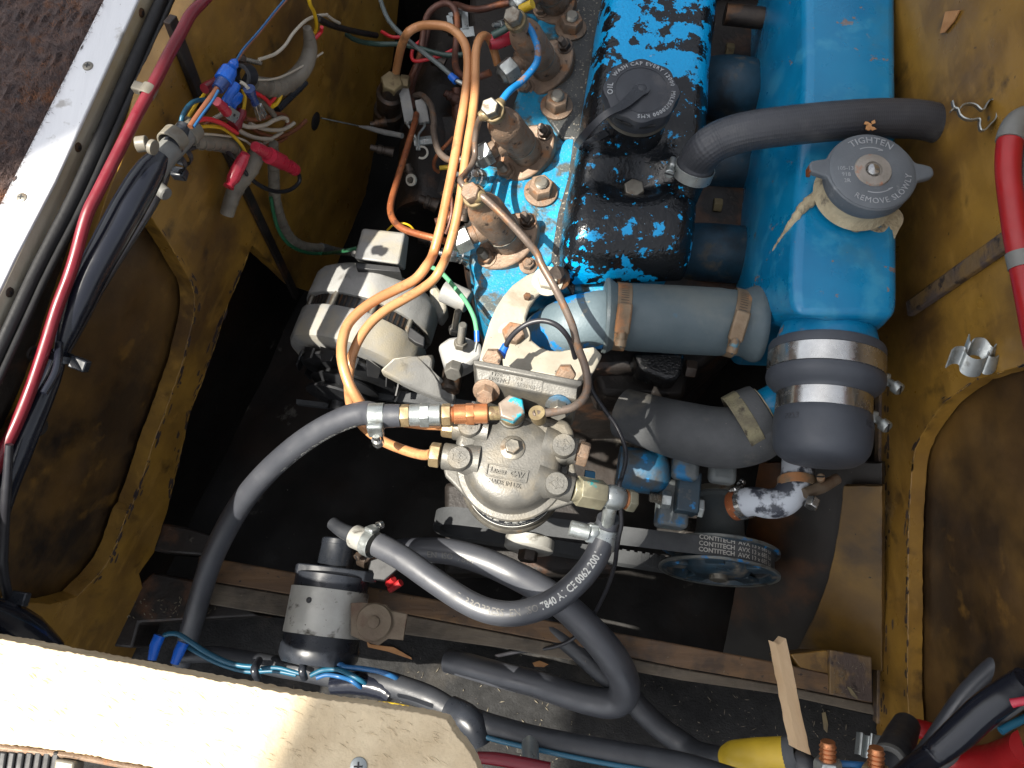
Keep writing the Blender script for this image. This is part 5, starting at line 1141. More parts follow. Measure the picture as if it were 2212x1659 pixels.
# ------------------------------------------------------------------ electric lift pump
ep = thing('lift_pump', 'black cylindrical electric fuel pump with a scuffed metal sleeve', 'pump', Q(700, 1300, 655))
PA = (Q(688, 1420, 655) - Q(735, 1160, 655)).normalized(); p0 = Q(733, 1170, 652)
k_ = 655 / FPX * .96
def pz(pxl): return pxl * k_
m = MB(); m.lathe(p0, PA, [(0, -1.8), (13.2, -1.8), (14, -0.9), (14, 2.7), (13.7, 3.06), (14.6, 25.2), (16, 27.0)], 48); m.obj('top_cap', M['black_plastic'], ep)
m = MB(); a0_ = p0 + PA * 21.6; fxd = PA.cross(Z).normalized(); fxd = fxd if fxd.x > 0 else -fxd
m.prism([a0_ + fxd * x + Z * z for x, z in ((-32, 0), (-26, 16), (-8, 22), (10, 19.8), (28, 12.6), (36, 0.0), (28, -12.6), (-26, -14))], PA * 8); m.obj('flange', M['black_plastic'], ep, bevel=1)
m = MB(); m.lathe(p0, PA, [(28, 27.0), (29.5, 27.9), (29.5, 39.6), (30, 39.6), (30, 81.0), (31, 82.8), (31, 90.0), (28, 95.4), (16, 97.2), (0, 97.2)], 56); m.obj('body', M['black_plastic'], ep)
m = MB(); m.ring(p0, PA, 30.2, 31, 38.7, 74, 64); m.obj('sleeve', M['sleeve_metal'], ep)
m = MB(); m.lathe(p0 + PA * 49 - fxd * 8 + Z * 30, Z, [(2.4, 0.0), (1.4, 1.08), (0, 1.08)], 16); m.obj('dimple', M['black_metal'], ep)
m = MB(); m.prism(C(1, 2, '130,585,622 290,600,622 325,640,622 430,660,622 402,832,624 300,822,624 240,866,626 150,838,626 60,800,628 60,590,628', None), Z * -3); m.obj('mounting_strap', M['strap_rust'], ep, bevel=.6)
q = c1(1, 2, 210, 712, 619); m = MB(); m.lathe(q + Z * -2, Z, [(14, 0), (13, 1.4), (4.6, 1.6), (4.4, 3), (3.2, 3.6), (0, 3.6)], 28); m.obj('strap_screw', M['strap_rust'], ep)
m = MB(); m.prism(P('800,1210 840,1196 865,1225 830,1255 790,1250', 648), Z * -14); m.obj('outlet_block', M['black_metal'], ep, bevel=1)
hose_clamp(ep, Q(795, 1200, 652), V((.8, -.4, .2)), 10, 8, Z * .6 + X * .5, 'dark_steel', L=12)
for s in ('838,1262,660 850,1250,655', '842,1274,662 866,1258,656'):
    m = MB(); m.tube(P(s, None), 8, 12, smooth=False); m.solo('red_crimp', M['red_paint'], 'dull red crimp sleeve behind the fuel pump' if '838' in s else 'second dull red crimp nearer the loop hose behind the pump', 'connector')
# copper supply pipes
cg = 'copper fuel pipes looping over the alternator'
def cpipe(pts, r, label):
    t = thing('copper_pipe', label, 'pipe', pts[len(pts) // 2], cg); m = MB(); m.tube(pts, r, 20, 8); m.obj('pipe', M['copper'], t); return t
zz = lambda s: [Q(608.3 + a * .18333, 755.8 + b * .18333, h) for a, b, h in [[float(q) for q in t.split(',')] for t in s.split()]]
A_ = C(1, 0, '345,520,606 365,410,581 390,300,556 430,215,536 500,172,532 590,162,526 690,175,522 760,225,520 805,300,520 820,400,520 815,520,520 795,680,522 765,850,524 730,1050,526 690,1250,530 655,1420,534 620,1560,538 590,1659,540')
A_ += C(1, 1, '555,60,526 480,150,526 360,215,524 240,275,520 130,350,516 45,440,512 10,540,508 2,640,506 20,740,506 60,850,508 120,950,514') + [Q(790, 893, 522), Q(840, 905, 520), Q(900, 915, 516)] + [e1_ + axl * 7]
cpipe(A_, 10.4, 'outer copper pipe looping from the pump over the alternator to the filter back port')
B_ = C(1, 0, '1015,420,551 990,330,542 965,262,530 930,232,522 895,255,518 873,330,516 868,460,516 865,600,517 848,760,519 825,900,521 800,1060,524 775,1250,528 745,1420,532 710,1560,536 680,1659,538')
B_ += C(1, 1, '655,60,525 600,150,526 510,220,526 400,285,525 290,350,523 190,435,521 115,540,520 70,650,521 50,760,524 48,860,530 60,960,538 100,1050,540 170,1130,538 270,1200,532 400,1255,526 520,1288,520') + [e2_ + axl * 8]
cpipe(B_, 10, 'inner copper pipe looping down beneath the hose to the front filter port')
# ------------------------------------------------------------------ injection pump corner behind the copper pipes
def z5(s, h=None):
    out = []
    for t in s.split():
        a = [float(q) for q in t.split(',')]
        if len(a) > 2: h = a[2]
        out.append(Q(792.7 + a[0] / 6, a[1] / 6, h))
    return out
def z6(s, h=None):
    out = []
    for t in s.split():
        a = [float(q) for q in t.split(',')]
        if len(a) > 2: h = a[2]
        out.append(Q(792.7 + a[0] / 6, 258 + a[1] / 6, h))
    return out
ip = thing('injection_pump', 'dark oily injection pump behind the copper pipes', 'pump', Q(930, 330, 680))
m = MB(); m.tube(P('985,60,700 960,200,690 935,330,680 925,470,680', None), [62, 66, 72, 70], 28, 6); m.obj('pump_body', M['dark_grime'], ip)
m = MB(); m.prism(P('880,250 1010,240 1020,420 890,430', 650), Z * -60); m.obj('pump_head', M['dark_grime'], ip, bevel=5)
m = MB(); d = (Q(847, 170, 590) - Q(838, 245, 650)).normalized(); q = Q(838, 245, 650); m.lathe(q, d, [(14, -18), (14, 8), (11.5, 10), (11.5, 26), (13, 28), (13, 38), (10, 40), (10, 52), (9, 55), (6, 56)], 28); m.obj('outlet_stub', M['dark_steel'], ip)
m = MB(); m.hexn(q + d * 50, d, 10.5, 9); m.obj('union_nut', M['old_brass'], ip, bevel=.5)
m = MB(); m.hexn(Q(866, 175, 600), ES, 6, 8); m.obj('bleed_screw', M['old_brass'], ip, bevel=.4)
for a, b, r, mt_ in (((905, 430, 640), (945, 445, 645), 15, 'dark_steel'), ((955, 330, 630), (985, 345, 640), 12, 'dark_steel'), ((985, 395, 632), (960, 425, 640), 11, 'old_brass'), ((925, 120, 640), (960, 140, 645), 14, 'dark_steel'), ((960, 200, 636), (985, 215, 642), 11, 'brown_pipe'), ((880, 355, 634), (890, 390, 640), 12, 'dark_steel'), ((940, 480, 640), (975, 470, 640), 12, 'brown_pipe'), ((800, 270, 640), (835, 262, 640), 10, 'dark_steel'), ((1010, 440, 630), (1000, 475, 640), 10, 'dark_steel'), ((960, 60, 640), (1000, 75, 640), 13, 'dark_steel'), ((905, 515, 650), (945, 525, 650), 15, 'dark_steel'), ((800, 318, 640), (850, 330, 645), 10, 'dark_steel'), ((985, 190, 640), (990, 260, 655), 14, 'brown_pipe')):
    p, q2 = Q(*a), Q(*b); d = (q2 - p).normalized(); L = (q2 - p).length; r = px(r, p); m = MB()
    m.lathe(p, d, [(r * .7, 0), (r * .7, L * .3), (r, L * .32), (r, L * .5), (r * .85, L * .52), (r * .85, L * .62), (r, L * .64), (r, L * .8), (r * 1.2, L)], 20); m.obj('pump_fitting', M[mt_], ip)
q = z6('582,785,618')[0]; n_ = (Z + EA * .7 - ES * .5).normalized()
m = MB(); m.ring(q, n_, 3, 5.4, 0, 2); m.obj('washer', M['ceramic'], ip)
m = MB(); m.lathe(q - n_ * 3, n_, [(2, 0), (2, 8)], 14); m.obj('pin', M['steel'], ip)
q = z6('715,430,612')[0]; m = MB(); m.ring(q, (Z + EA * .5).normalized(), 4.2, 6, 0, 1.4, a0=pi * .8, a1=pi * 2.1); m.obj('washer', M['ceramic'], ip)
tl = thing('throttle_linkage', 'grey steel throttle lever and rod beside the red brown pipe', 'lever', Q(880, 240, 610))
for s in ('470,1130,606 560,1590,610', '690,1300,606 745,1600,610'):
    a, b = z5(s); m = MB(); m.bar(a, b, 5, 10, X); m.obj('lever_arm', M['cast_alu_grey'], tl, bevel=.8)
m = MB(); pts = z5('520,1580,607 545,1600,607') + z6('520,30,607 530,70,607 570,130,607 600,180,607 640,260,608 650,400,610')
for off in (0,):
    m.tube(pts, 3, 8)
m.obj('spring_wire', M['zinc'], tl)
m = MB(); m.tube(z6('740,40,607 745,90,607 700,150,607 670,200,607 665,290,608 680,400,610'), 3, 8); m.obj('spring_wire', M['zinc'], tl)
m = MB(); m.hexn(z6('610,300,612')[0], (ES - EA * .3).normalized(), 4.5, 18); m.obj('pivot_bolt', M['zinc'], tl, bevel=.3)
m = MB(); m.tube(z6('-100,90,640 40,115,636 200,160,632 460,212,625'), [2.2, 5, 6, 6], 10); m.obj('rod', M['cast_alu_grey'], tl)
cb = thing('throttle_cable', 'thin taut steel cable running from the wall to the throttle rod', 'cable', Q(730, 270, 640))
m = MB(); m.tube([WL(694, 255, 2), Q(775, 272, 640)], 1.6, 8, smooth=False); m.obj('strand', M['zinc'], cb)
cl = thing('pipe_clip', 'grey slotted steel clip plate holding the brown pipes at the top', 'clip', z5('1170,260,580')[0])
a, b, c, d = z5('1065,205,584 1250,150,584 1280,380,586 1085,330,586')
m = MB(); m.bar(a, b, 5, 2, Z); m.obj('clip_side', M['zinc'], cl); m = MB(); m.bar(b + X * 1, c, 6, 2, Z); m.obj('clip_side', M['zinc'], cl); m = MB(); m.bar(a, d, 5, 2, Z); m.obj('clip_side', M['zinc'], cl)
m = MB(); m.bar(c + Y * 2, z5('1300,480,590')[0], 14, 2, Z); m.obj('clip_tail', M['zinc'], cl)
bg = 'brown injector pipes from pump to head'
pipe('injector_pipe', z5('560,1130,612 575,1000,600 640,850,590 690,700,585 720,520,580 750,300,572 810,160,566 920,70,562 1040,45,562 1130,110,562 1165,250,564 1160,500,568 1145,700,568 1150,860,560 1210,970,552 1330,1005,546 1480,985,541 1600,940,537'), 7.3, 'brown_pipe', 'dark brown injector pipe arching at the top and running to the rear union', 'pipe', bg)
pipe('injector_pipe', z5('590,1400,630 575,1250,622 580,1100,612 640,920,604 700,760,600 745,560,596 790,380,592'), 7.8, 'brown_pipe', 'thick brown pipe standing beside the throttle lever', 'pipe', bg)
pipe('injector_pipe', z5('1130,60,585 1200,75,578 1300,110,572 1430,125,566 1560,105,560 1700,65,556 1850,35,553'), 7.3, 'brown_pipe', 'brown injector pipe crossing to the topmost injector at the frame edge', 'pipe', bg)
pipe('injector_pipe', z5('620,1240,612 690,1230,605 760,1275,598 830,1370,590 860,1500,584 870,1640,578') + z6('862,100,572 880,250,565 925,400,560 1000,490,556 1080,528,552 1180,520,547') + [i2[2]], 7.0, 'grey_pipe', 'grey bronze injector pipe bending to the middle injector', 'pipe', bg)
pipe('injector_pipe', z5('640,1480,606 625,1560,600') + z6('620,40,594 560,240,588 480,500,582 400,760,575 330,1000,568 305,1130,564 315,1240,560 370,1340,557 470,1420,554 640,1480,550 850,1535,546') + [i3[2]], 7.3, 'rust_orange_pipe', 'rusty red brown injector pipe bending under the copper pipes to the front injector', 'pipe', bg)
pipe('injector_pipe', z6('1120,230,590 1020,340,592 960,400,596 900,480,600 870,560,606 880,640,612 930,680,618'), 4.2, 'rust_orange_pipe', 'thin orange pipe hidden behind the two copper pipes', 'pipe')
def wire_thing(pts, r, mt_, label, group=None, name='wire', cat='wire'):
    m = MB(); m.tube(pts, r, 10, 6); return m.solo(name, M[mt_], label, cat, group)
wire_thing(z6('1080,960,580 1100,1080,580 1095,1230,582 1060,1380,586 1020,1480,590'), 4, 'brown_pipe', 'thin mauve wire dropping between the two copper pipes')
wire_thing(z6('260,1440,610 340,1370,606 460,1345,604 560,1380,606 630,1460,612'), 2.2, 'yellow_wire', 'thin yellow wire arching behind the alternator box')
# wires at the top
wire_thing(C(1, 0, '240,-40,560 300,120,556 400,232,552 560,362,548 640,425,546 712,488,545'), 5.2, 'grey_wire', 'grey wire crossing the copper pipe to a blue ring terminal')
t = thing('ring_terminal', 'blue insulated ring terminal behind the outer copper pipe', 'terminal', c1(1, 0, 740, 520, 545))
m = MB(); m.tube(C(1, 0, '708,490,545 745,525,545', None), [8, 9], 14, smooth=False); m.obj('sleeve', M['blue_plastic'], t)
m = MB(); m.tube(C(1, 0, '745,522,545 790,545,545', None), [5, 6], 10, smooth=False); m.obj('tongue', M['zinc'], t)
wire_thing(C(1, 0, '-150,150,600 0,205,590 100,262,582 230,285,576 370,286,574 500,312,572 640,350,570 760,357,568 850,332,566 900,310,566'), 5.5, 'green_dark_wire', 'dark green wire running behind the copper loop at the top')
wire_thing(C(1, 0, '980,230,520 1060,190,516 1110,150,512'), 8, 'green_dark_wire', 'short dark green wire end above the rear union nut')
wire_thing(C(1, 0, '262,205,580 330,240,578 410,238,578'), 4, 'red_wire', 'short red wire stub left of the copper loop')
wire_thing(C(1, 0, '528,252,582 470,305,582 455,360,582 475,395,582 540,388,580 640,362,578 730,322,576'), 4, 'red_wire', 'thin red wire curled behind the copper loop')
m = MB(); m.tube(C(1, 0, '1165,60,515 1240,25,508', None), [10, 10], 16, smooth=False); m.solo('yellow_sleeve', M['yellow_plastic'], 'short yellow sleeve at the topmost injector', 'sleeve')
m = MB(); m.tube(z5('1300,1480,560 1330,1330,556', None), [4, 4], 10, smooth=False); m.solo('yellow_sleeve', M['yellow_plastic'], 'thin yellow sleeve showing between the copper pipes', 'sleeve')
m = MB(); m.tube(z6('940,630,600 1050,620,600', None), [5, 5], 10, smooth=False); m.solo('yellow_sleeve', M['yellow_plastic'], 'yellow ring sleeve on the chrome heater plug', 'sleeve')
m = MB(); m.lathe(c1(1, 0, 1030, 255, 530), (ES * .8 + Y * .5).normalized(), [(5, -10), (7, -4), (7, 8)], 18); m.solo('red_crimp', M['red_plastic'], 'dusty pink crimp beside the rear injector', 'connector')
# green and black wires near the bracket
wire_thing(C(1, 1, '560,60,580 650,110,570 740,210,562 810,300,556 860,400,554 878,490,554'), 5, 'light_green_wire', 'pale green wire from behind the copper pipes to a blue crimp')
t = thing('ring_terminal', 'blue crimp terminal on the pale green wire by the adjuster', 'terminal', c1(1, 1, 878, 520, 556))
m = MB(); m.tube(C(1, 1, '878,485,554 880,555,556', None), [6, 6], 14, smooth=False); m.obj('sleeve', M['blue_plastic'], t)
m = MB(); m.tube(C(1, 1, '880,550,556 865,620,560', None), [4, 3], 10, smooth=False); m.obj('tongue', M['zinc'], t)
wire_thing(C(1, 1, '1062,590,500 1095,530,494 1150,475,488 1225,432,484 1310,420,482 1390,445,482 1450,500,486 1490,570,496 1515,660,510'), 6, 'black_wire', 'short black wire looping over the elbow from a blue crimp')
t = thing('ring_terminal', 'large blue crimp terminal bolted on the filter mounting block', 'terminal', c1(1, 1, 1030, 630, 500))
m = MB(); m.tube(C(1, 1, '1068,575,500 1050,610,501 1030,655,502', None), [8, 9, 11], 16); m.obj('sleeve', M['blue_plastic'], t)
m = MB(); m.prism(C(1, 1, '1005,655,500 1045,670,500 1050,720,505 970,705,505', None), Z * -1.5); m.obj('tongue', M['zinc'], t, bevel=.3)
# ------------------------------------------------------------------ cables on the left wall
def W(s, off=10, k=1.0, u0=0, v0=0):
    out = []
    for t in s.split():
        a = [float(q) for q in t.split(',')]
        if len(a) > 2: off = a[2]
        out.append(WL(u0 + a[0] * k, v0 + a[1] * k, off))
    return out
def A(s, off=10): return W(s, off, 1 / 3)
def ZW(s, off=16): return W(s, off, 1 / 6, 387.1, 92.2)
rcb = thing('red_battery_cable', 'dark red battery cable running down the left side', 'cable', WL(213, 413, 16))
m = MB(); m.tube(W('470,-30,20 443,0,20 413,30,19 390,72,18 367,113 333,180 300,240 260,320 213,413,18 187,467 163,553 147,603 123,666 100,740 70,830 37,913 0,990,17 -40,1080'), [10, 11, 12.5, 12.5, 13, 13, 13, 13, 13, 13, 13, 13, 13, 13, 13, 13, 13], 18, 5); m.obj('cable', M['red_cable'], rcb)
pc = WL(321, 197, 17); cdir = (WL(300, 240, 17) - WL(333, 180, 17)).normalized()
m = MB(); m.ring(pc, cdir, px(13, pc), px(16.5, pc), -3.5, 3.5); o = m.obj('cable_clip', M['white_plastic'], rcb, bevel=.4)
m = MB(); m.box(WL(306, 192, 10), cdir, cdir.cross(WL.n), WL.n, 6, 6, 10); m.obj('clip_foot', M['white_plastic'], o, bevel=1)
cs = thing('black_conduit', 'shiny wrinkled black sleeve of cables tied along the left side', 'conduit', WL(215, 553, 14))
m = MB(); m.tube(W('345,338,24 326,366,24 304,402,24 275,452,24 240,515,23 205,580,22 172,652,21 148,712,20 132,757,19 112,815,18 88,868,18 62,925,18 36,990,18 12,1050,18 -15,1130,18'), [22, 30, 34, 35, 34, 32, 29, 22, 14, 19, 23, 26, 26, 26, 26], 28, 7); m.obj('sleeve', M['pvc_shiny'], cs)
m = MB(); m.tube(W('365,345,12 352,392,12 330,440,12 300,490,12 255,560,12 212,630,12 175,700,12 140,765,12 120,812,12 105,860,12'), [9, 10, 10, 10, 10, 10, 10, 9, 9, 9], 12); m.obj('side_cable', M['black_wire'], cs)
m = MB(); m.tube(W('128,742,20 122,800,30 95,850,32'), [8, 9, 8], 12); m.obj('side_cable', M['pvc_shiny'], cs)
def tie(parent, p, ax, r, label=None):
    m = MB(); m.ring(p, ax, r, r + 1, -2, 2); o = m.obj('cable_tie', M['black_plastic'], parent)
    sd = ES; sd = (sd - ax * sd.dot(ax)).normalized(); m = MB(); m.box(p + sd * (r + 5), sd, ax, sd.cross(ax), 10, 7, 6); m.obj('tie_head', M['black_plastic'], o, bevel=.8)
tie(cs, WL(132, 770, 20), (WL(112, 815, 18) - WL(148, 712, 20)).normalized(), px(26, WL(132, 770, 20)))
gc = thing('grey_conduit_end', 'grey conduit end with white clips above the black sleeve', 'conduit', WL(370, 325, 20))
m = MB(); m.tube(W('330,378,24 350,345,24 376,315,24 400,290,24'), [26, 26, 26, 25], 24, 4); m.obj('pipe', M['grey_plastic'], gc)
for u, v, r, mt_ in ((408, 284, 27, 'white_plastic'), (374, 302, 28, 'white_plastic')):
    p = WL(u, v, 24); m = MB(); m.ring(p, (WL(400, 290, 24) - WL(350, 345, 24)).normalized(), px(r - 3, p), px(r + 1, p), -4.5, 4.5); m.obj('clip_ring', M[mt_], gc, bevel=.5)
p = WL(307, 311, 30); m = MB(); m.ring(p, (WL.n + Y * .5 + X * .4).normalized(), px(13, p), px(17, p), -3, 3); m.obj('clip_ring', M['white_plastic'], gc, bevel=.5)
p = WL(330, 318, 36); m = MB(); m.lathe(p, (WL.n * .4 - Y * .3 + X * .8).normalized(), [(4.4, -1.2), (4.4, 1.2), (3.6, 1.6), (0, 1.6)], 24); m.obj('clip_button', M['white_plastic'], gc)
for u, v in ((385, 330), (372, 345)):
    p = WL(u, v, 22); m = MB(); m.ring(p, (WL(408, 284, 24) - WL(350, 355, 24)).normalized(), px(29, p), px(32, p), -1.6, 1.6); m.obj('cable_tie', M['black_plastic'], gc)
p = WL(388, 375, 22); m = MB(); m.box(p, ES, EA, Z, 9, 7, 7); m.obj('tie_head', M['black_plastic'], gc, bevel=1)
p = WL(347, 410, 18); m = MB(); m.lathe(p, (ES + EA * .6).normalized(), [(3, -8), (4.4, -6), (4.4, 5), (3.6, 6)], 18); m.solo('rubber_plug', M['grey_plastic'], 'small grey rubber plug beside the top of the black sleeve', 'plug')
p = WL(395, 270, 22); m = MB(); m.tube(W('372,318,26 395,285,24 402,268,24'), [22, 20, 16], 18); m.obj('inner_sleeve', M['black_plastic'], gc)
# looms wrapped in grey spiral tape
def loom(pts, r, label, tail=True):
    t = thing('wiring_loom', label, 'loom', pts[len(pts) // 2], 'grey spiral wrapped wiring looms')
    m = MB(); m.tube(pts, r, 20, 7); m.obj('wrap', M['sleeve_grey'], t)
    pa = Path(pts); n = max(2, int(pa.L / 9)); r0 = (r if isinstance(r, (int, float)) else sum(r) / len(r))
    for k in range(1, n):
        p, d = pa.at(pa.L * k / n); e1, e2, _ = basis(d); q = r if isinstance(r, (int, float)) else r[min(int(k / n * (len(r) - 1)), len(r) - 1)] * (1 - (k / n * (len(r) - 1)) % 1) + r[min(int(k / n * (len(r) - 1)) + 1, len(r) - 1)] * ((k / n * (len(r) - 1)) % 1)
        rr_ = px(q, p); m = MB(); m.ring(p, (d + e1 * .25).normalized(), rr_ * .98, rr_ * 1.045, -2.6, .2, 20); m.obj('wrap_turn', M['sleeve_grey'], t)
    return t
loom(A('1990,180,26 2005,250,26 2008,330,26 1975,430,26 1900,515,25 1800,565,24 1700,560,23 1630,535,22'), [9, 13, 16, 18, 19, 20, 20, 18], 'curved grey spiral wrapped loom on the upper left wall')
loom(A('1260,920,22 1350,925,22 1450,935,20 1550,975,18'), [14, 15, 16, 15], 'short grey loom running right from the white clip rings')
loom(A('1690,940,24 1660,1010,24 1610,1100,20 1540,1200,14 1500,1290,12 1470,1390,10'), [15, 19, 20, 18, 16, 15], 'beige spiral wrapped loom hanging down the left wall with an open end')
loom(A('1770,930,18 1772,1050,14 1775,1170,12 1785,1300,10 1820,1430,8 1880,1540,10 1960,1592,14 2080,1610,20'), [11, 12, 12, 12, 12, 11, 10, 9], 'long grey loom dropping down the wall and turning to the alternator')
wire_thing(A('2080,1600,20 2180,1625,26') + [Q(765, 548, 610)], [9, 8, 7], 'grey_plastic', 'tail of grey wrapped cable entering the alternator box', name='cable_tail')
wire_thing(A('1755,1280,12 1775,1390,12 1810,1500,14 1880,1590,18 1990,1638,22 2100,1642,28') + [Q(740, 543, 600), Q(770, 536, 596)], 4, 'green_wire', 'bright green wire following the grey loom to the alternator')
# bolt and loose wires
t = thing('threaded_stud', 'threaded steel stud standing out of the left wall above the loom', 'stud', WL(540, 132, 14))
a, b = ZW('830,215,14 1060,265,22'); m = MB(); m.thread(a, (b - a).normalized(), px(6, a), (b - a).length, 1.5); m.obj('thread', M['steel'], t)
m = MB(); m.hexn(a - (b - a).normalized() * 4, (b - a).normalized(), px(11, a), 5); m.obj('nut', M['dark_steel'], t, bevel=.4)
lw = 'loose wires spilling from the loom on the left wall'
def lwire(s, r, mt_, label, f=ZW, off=20): return wire_thing(f(s, off), r * .84, mt_, label, lw)
lwire('190,1115,26 300,1090 420,1085 560,1110 690,1200 800,1320 862,1430', 4.6, 'yellow_wire', 'yellow wire arching from the white ring down to a red crimp')
lwire('190,1180,24 320,1185 440,1190 600,1208 720,1225 850,1270 920,1320 975,1365', 3.2, 'white_wire', 'thin white wire running to the pink crimp pair')
lwire('235,1010,30 320,992 420,1000 560,1050 660,1115 750,1170', 6.2, 'red_wire', 'thick bright red wire lying across the wire bundle')
lwire('20,1050,22 40,960 95,850 190,765 320,738 400,750 470,775', 6, 'blue_wire', 'teal wire arching over the brown and blue cable')
lwire('85,1075,20 125,950 180,860 240,770 310,690 335,640 340,600', 4.4, 'yellow_wire', 'yellow wire rising beside the teal wire')
lwire('140,1090,34 250,930 380,750 490,590', 7.6, 'brown_wire', 'thick brown wire rising to the blue bullet connector')
lwire('190,1090,36 300,930 420,770 510,620', 4, 'blue_wire_bright', 'pale blue wire lying along the thick brown wire')
lwire('740,225,34 790,140 840,70 900,0 1000,-110 1100,-230 1250,-420 1400,-600', 2.8, 'blue_wire_bright', 'thin blue wire running up from the blue connector to the top edge')
lwire('755,235,30 810,150 870,70 930,0 1030,-110 1140,-250 1290,-430 1440,-600', 2.6, 'brown_wire', 'thin brown wire twinned with the blue wire up the wall')
lwire('800,540,20 830,620 850,700 845,790 830,870', 5, 'yellow_wire', 'short yellow wire bending down to a dark red boot')
lwire('430,1000,20 500,960 570,920', 6, 'white_wire', 'short white wire stub in the middle of the bundle')
lwire('320,1080,16 420,1010 520,990 620,985', 6, 'brown_wire', 'short brown wire under the red wire')
lwire('770,1035,22 860,1085 980,1092 1120,1065 1220,1010 1320,975 1390,985 1400,1020', 5.6, 'white_wire', 'upper white wire loop right of the red connectors')
lwire('920,1055,20 1050,1105 1180,1130 1320,1130 1420,1090 1490,1040', 5.2, 'white_wire', 'middle white wire loop with its end turned up')
lwire('745,1105,20 820,1165 930,1215 1060,1245 1200,1250', 5.8, 'white_wire', 'lower white wire loop below the red boot')
lwire('1110,1290,18 1180,1250 1260,1205 1340,1150', 5, 'white_wire', 'short white wire crossing the brown loops')
lwire('860,985,18 960,1000 1080,985 1180,945 1280,925 1370,950 1410,1010 1390,1080 1330,1150', 6, 'brown_wire', 'brown wire loop at the top of the coil')
lwire('900,1065,16 980,1130 1090,1190 1230,1220 1370,1200 1500,1130 1580,1070 1640,1010', 6, 'brown_wire', 'long brown wire loop with an end pointing at the wall plug')
lwire('930,1295,14 1050,1310 1200,1310 1310,1275 1390,1225', 5.4, 'brown_wire', 'lowest brown wire loop beside the grey loom')
lwire('975,645,26 1060,690 1130,740 1190,815', 5.4, 'red_wire', 'red wire leaving the curved loom toward the wire coil')
lwire('1275,620,26 1250,680 1210,745 1165,785', 5.4, 'red_wire', 'second red wire dropping from the curved loom')
lwire('1318,545,28 1325,620 1305,710 1265,785 1205,830', 5.4, 'yellow_wire', 'yellow wire bending out of the curved loom')
lwire('1060,630,20 1120,670 1185,720', 5, 'green_wire', 'short green wire tucked behind the red wire')
lwire('1050,730,20 1110,790 1180,870 1230,950', 8, 'sleeve_grey', 'frayed grey tape tail hanging below the yellow wire')
lwire('960,480,28 1150,482 1300,450 1450,385 1620,290 1740,210 1860,130', 2.8, 'white_wire', 'stiff thin grey wire sticking out over the curved loom')
lwire('2120,95,24 2050,105 1980,135 1900,215 1850,290 1790,345 1730,370 1680,385', 4.2, 'white_wire', 'white wire dropping from the top to the wall stud', A)
lwire('2120,100,24 2160,130 2200,150', 4, 'white_wire', 'curled white wire end at the top of the wall', A)
lwire('1205,975,22 1270,950 1350,938 1430,952 1500,1005 1560,1085 1640,1170 1720,1220 1800,1242 1880,1230 1935,1185 1940,1140 1920,1110', 5.8, 'black_wire', 'black wire looping from the conduit to the pink crimp', A)
lwire('2000,-30,30 2010,30,30 2035,80,28 2050,150,26 2045,200,24 2025,240,22', 5, 'yellow_wire', 'yellow wire bundle end at the top of the curved loom', A)
lwire('2085,175,30 2080,205,28 2055,235,26 2030,260,24', 5, 'red_wire', 'short red wire beside the yellow one at the loom top', A)
lwire('2060,120,26 2140,160,22 2240,190,20 2330,210,24 2440,230,30', 8, 'dark_grime', 'dark taped wires running right from the loom top', A)
def conn(name, s, r, mt_, label, f=ZW, off=26, group=None):
    m = MB(); m.tube(f(s, off), r, 18, 1, smooth=False); return m.solo(name, M[mt_], label, 'connector', group)
t = thing('bullet_connector', 'large bright blue bullet connector on the left wall', 'connector', ZW('620,430,34')[0])
m = MB(); m.tube(ZW('735,235,36 715,262,36 700,290,36 690,310,36 680,330,36 655,350,36 610,425,35 575,490,35'), [6, 10, 11, 8.5, 12, 17, 19, 20], 24, smooth=False); m.obj('shell', M['blue_plastic'], t, sharp=30)
m = MB(); m.tube(ZW('590,468,35 545,535,34 500,600,34'), [15, 14.5, 13], 22, smooth=False); m.obj('sleeve', M['dark_blue_plastic'], t)
cg_ = 'insulated crimp connectors in the wire bundle'
conn('crimp_connector', '985,1345,34 1065,1392,34 1155,1450,34 1160,1455,34', [11, 13, 13, 11], 'red_plastic', 'upper half of the pink crimp pair on the white wire', group=cg_)
conn('crimp_connector', '1165,1462,36 1240,1500,36 1330,1545,36 1380,1590,36 1430,1600,36 1500,1650,36', [18, 17, 17, 12, 14, 13], 'red_plastic', 'fat pink female crimp at the end of the black wire', group=cg_)
conn('crimp_connector', '862,1435,34 815,1530,32 770,1610,30 700,1760,28 660,1830,28 640,1870,28', [10, 13, 14, 14, 9, 12], 'red_plastic', 'long red crimp hanging from the yellow wire', group=cg_)
t = thing('spade_connector', 'red crimp with a flat metal spade in the middle of the bundle', 'connector', ZW('570,840,40')[0], cg_)
m = MB(); m.tube(ZW('490,760,30 560,830,30 620,905,30'), [10, 11, 11], 18, smooth=False); m.obj('sleeve', M['red_plastic'], t)
a, b = ZW('625,895,30 765,985,30'); m = MB(); m.bar(a, b, 8.5, 1, WL.n); m.obj('blade', M['zinc'], t, bevel=.3)
a = ZW('715,940,30.6')[0]; m = MB(); m.lathe(a, WL.n, [(1, 0), (1, .3)], 14); m.obj('hole', M['black_metal'], t)
conn('crimp_connector', '325,600,22 380,560,22 430,520,22 485,500,22', [11, 11, 8, 9], 'red_cable', 'dark red crimp behind the brown wire', group=cg_)
conn('crimp_connector', '745,545,28 705,610,28 660,660,28 610,760,26', [9, 11, 9, 11], 'blue_plastic', 'upper dark blue crimp under the bullet connector', group=cg_)
conn('crimp_connector', '780,670,26 745,735,26 700,790,26 670,860,24', [9, 11, 9, 10], 'blue_plastic', 'lower dark blue crimp beside the spade', group=cg_)
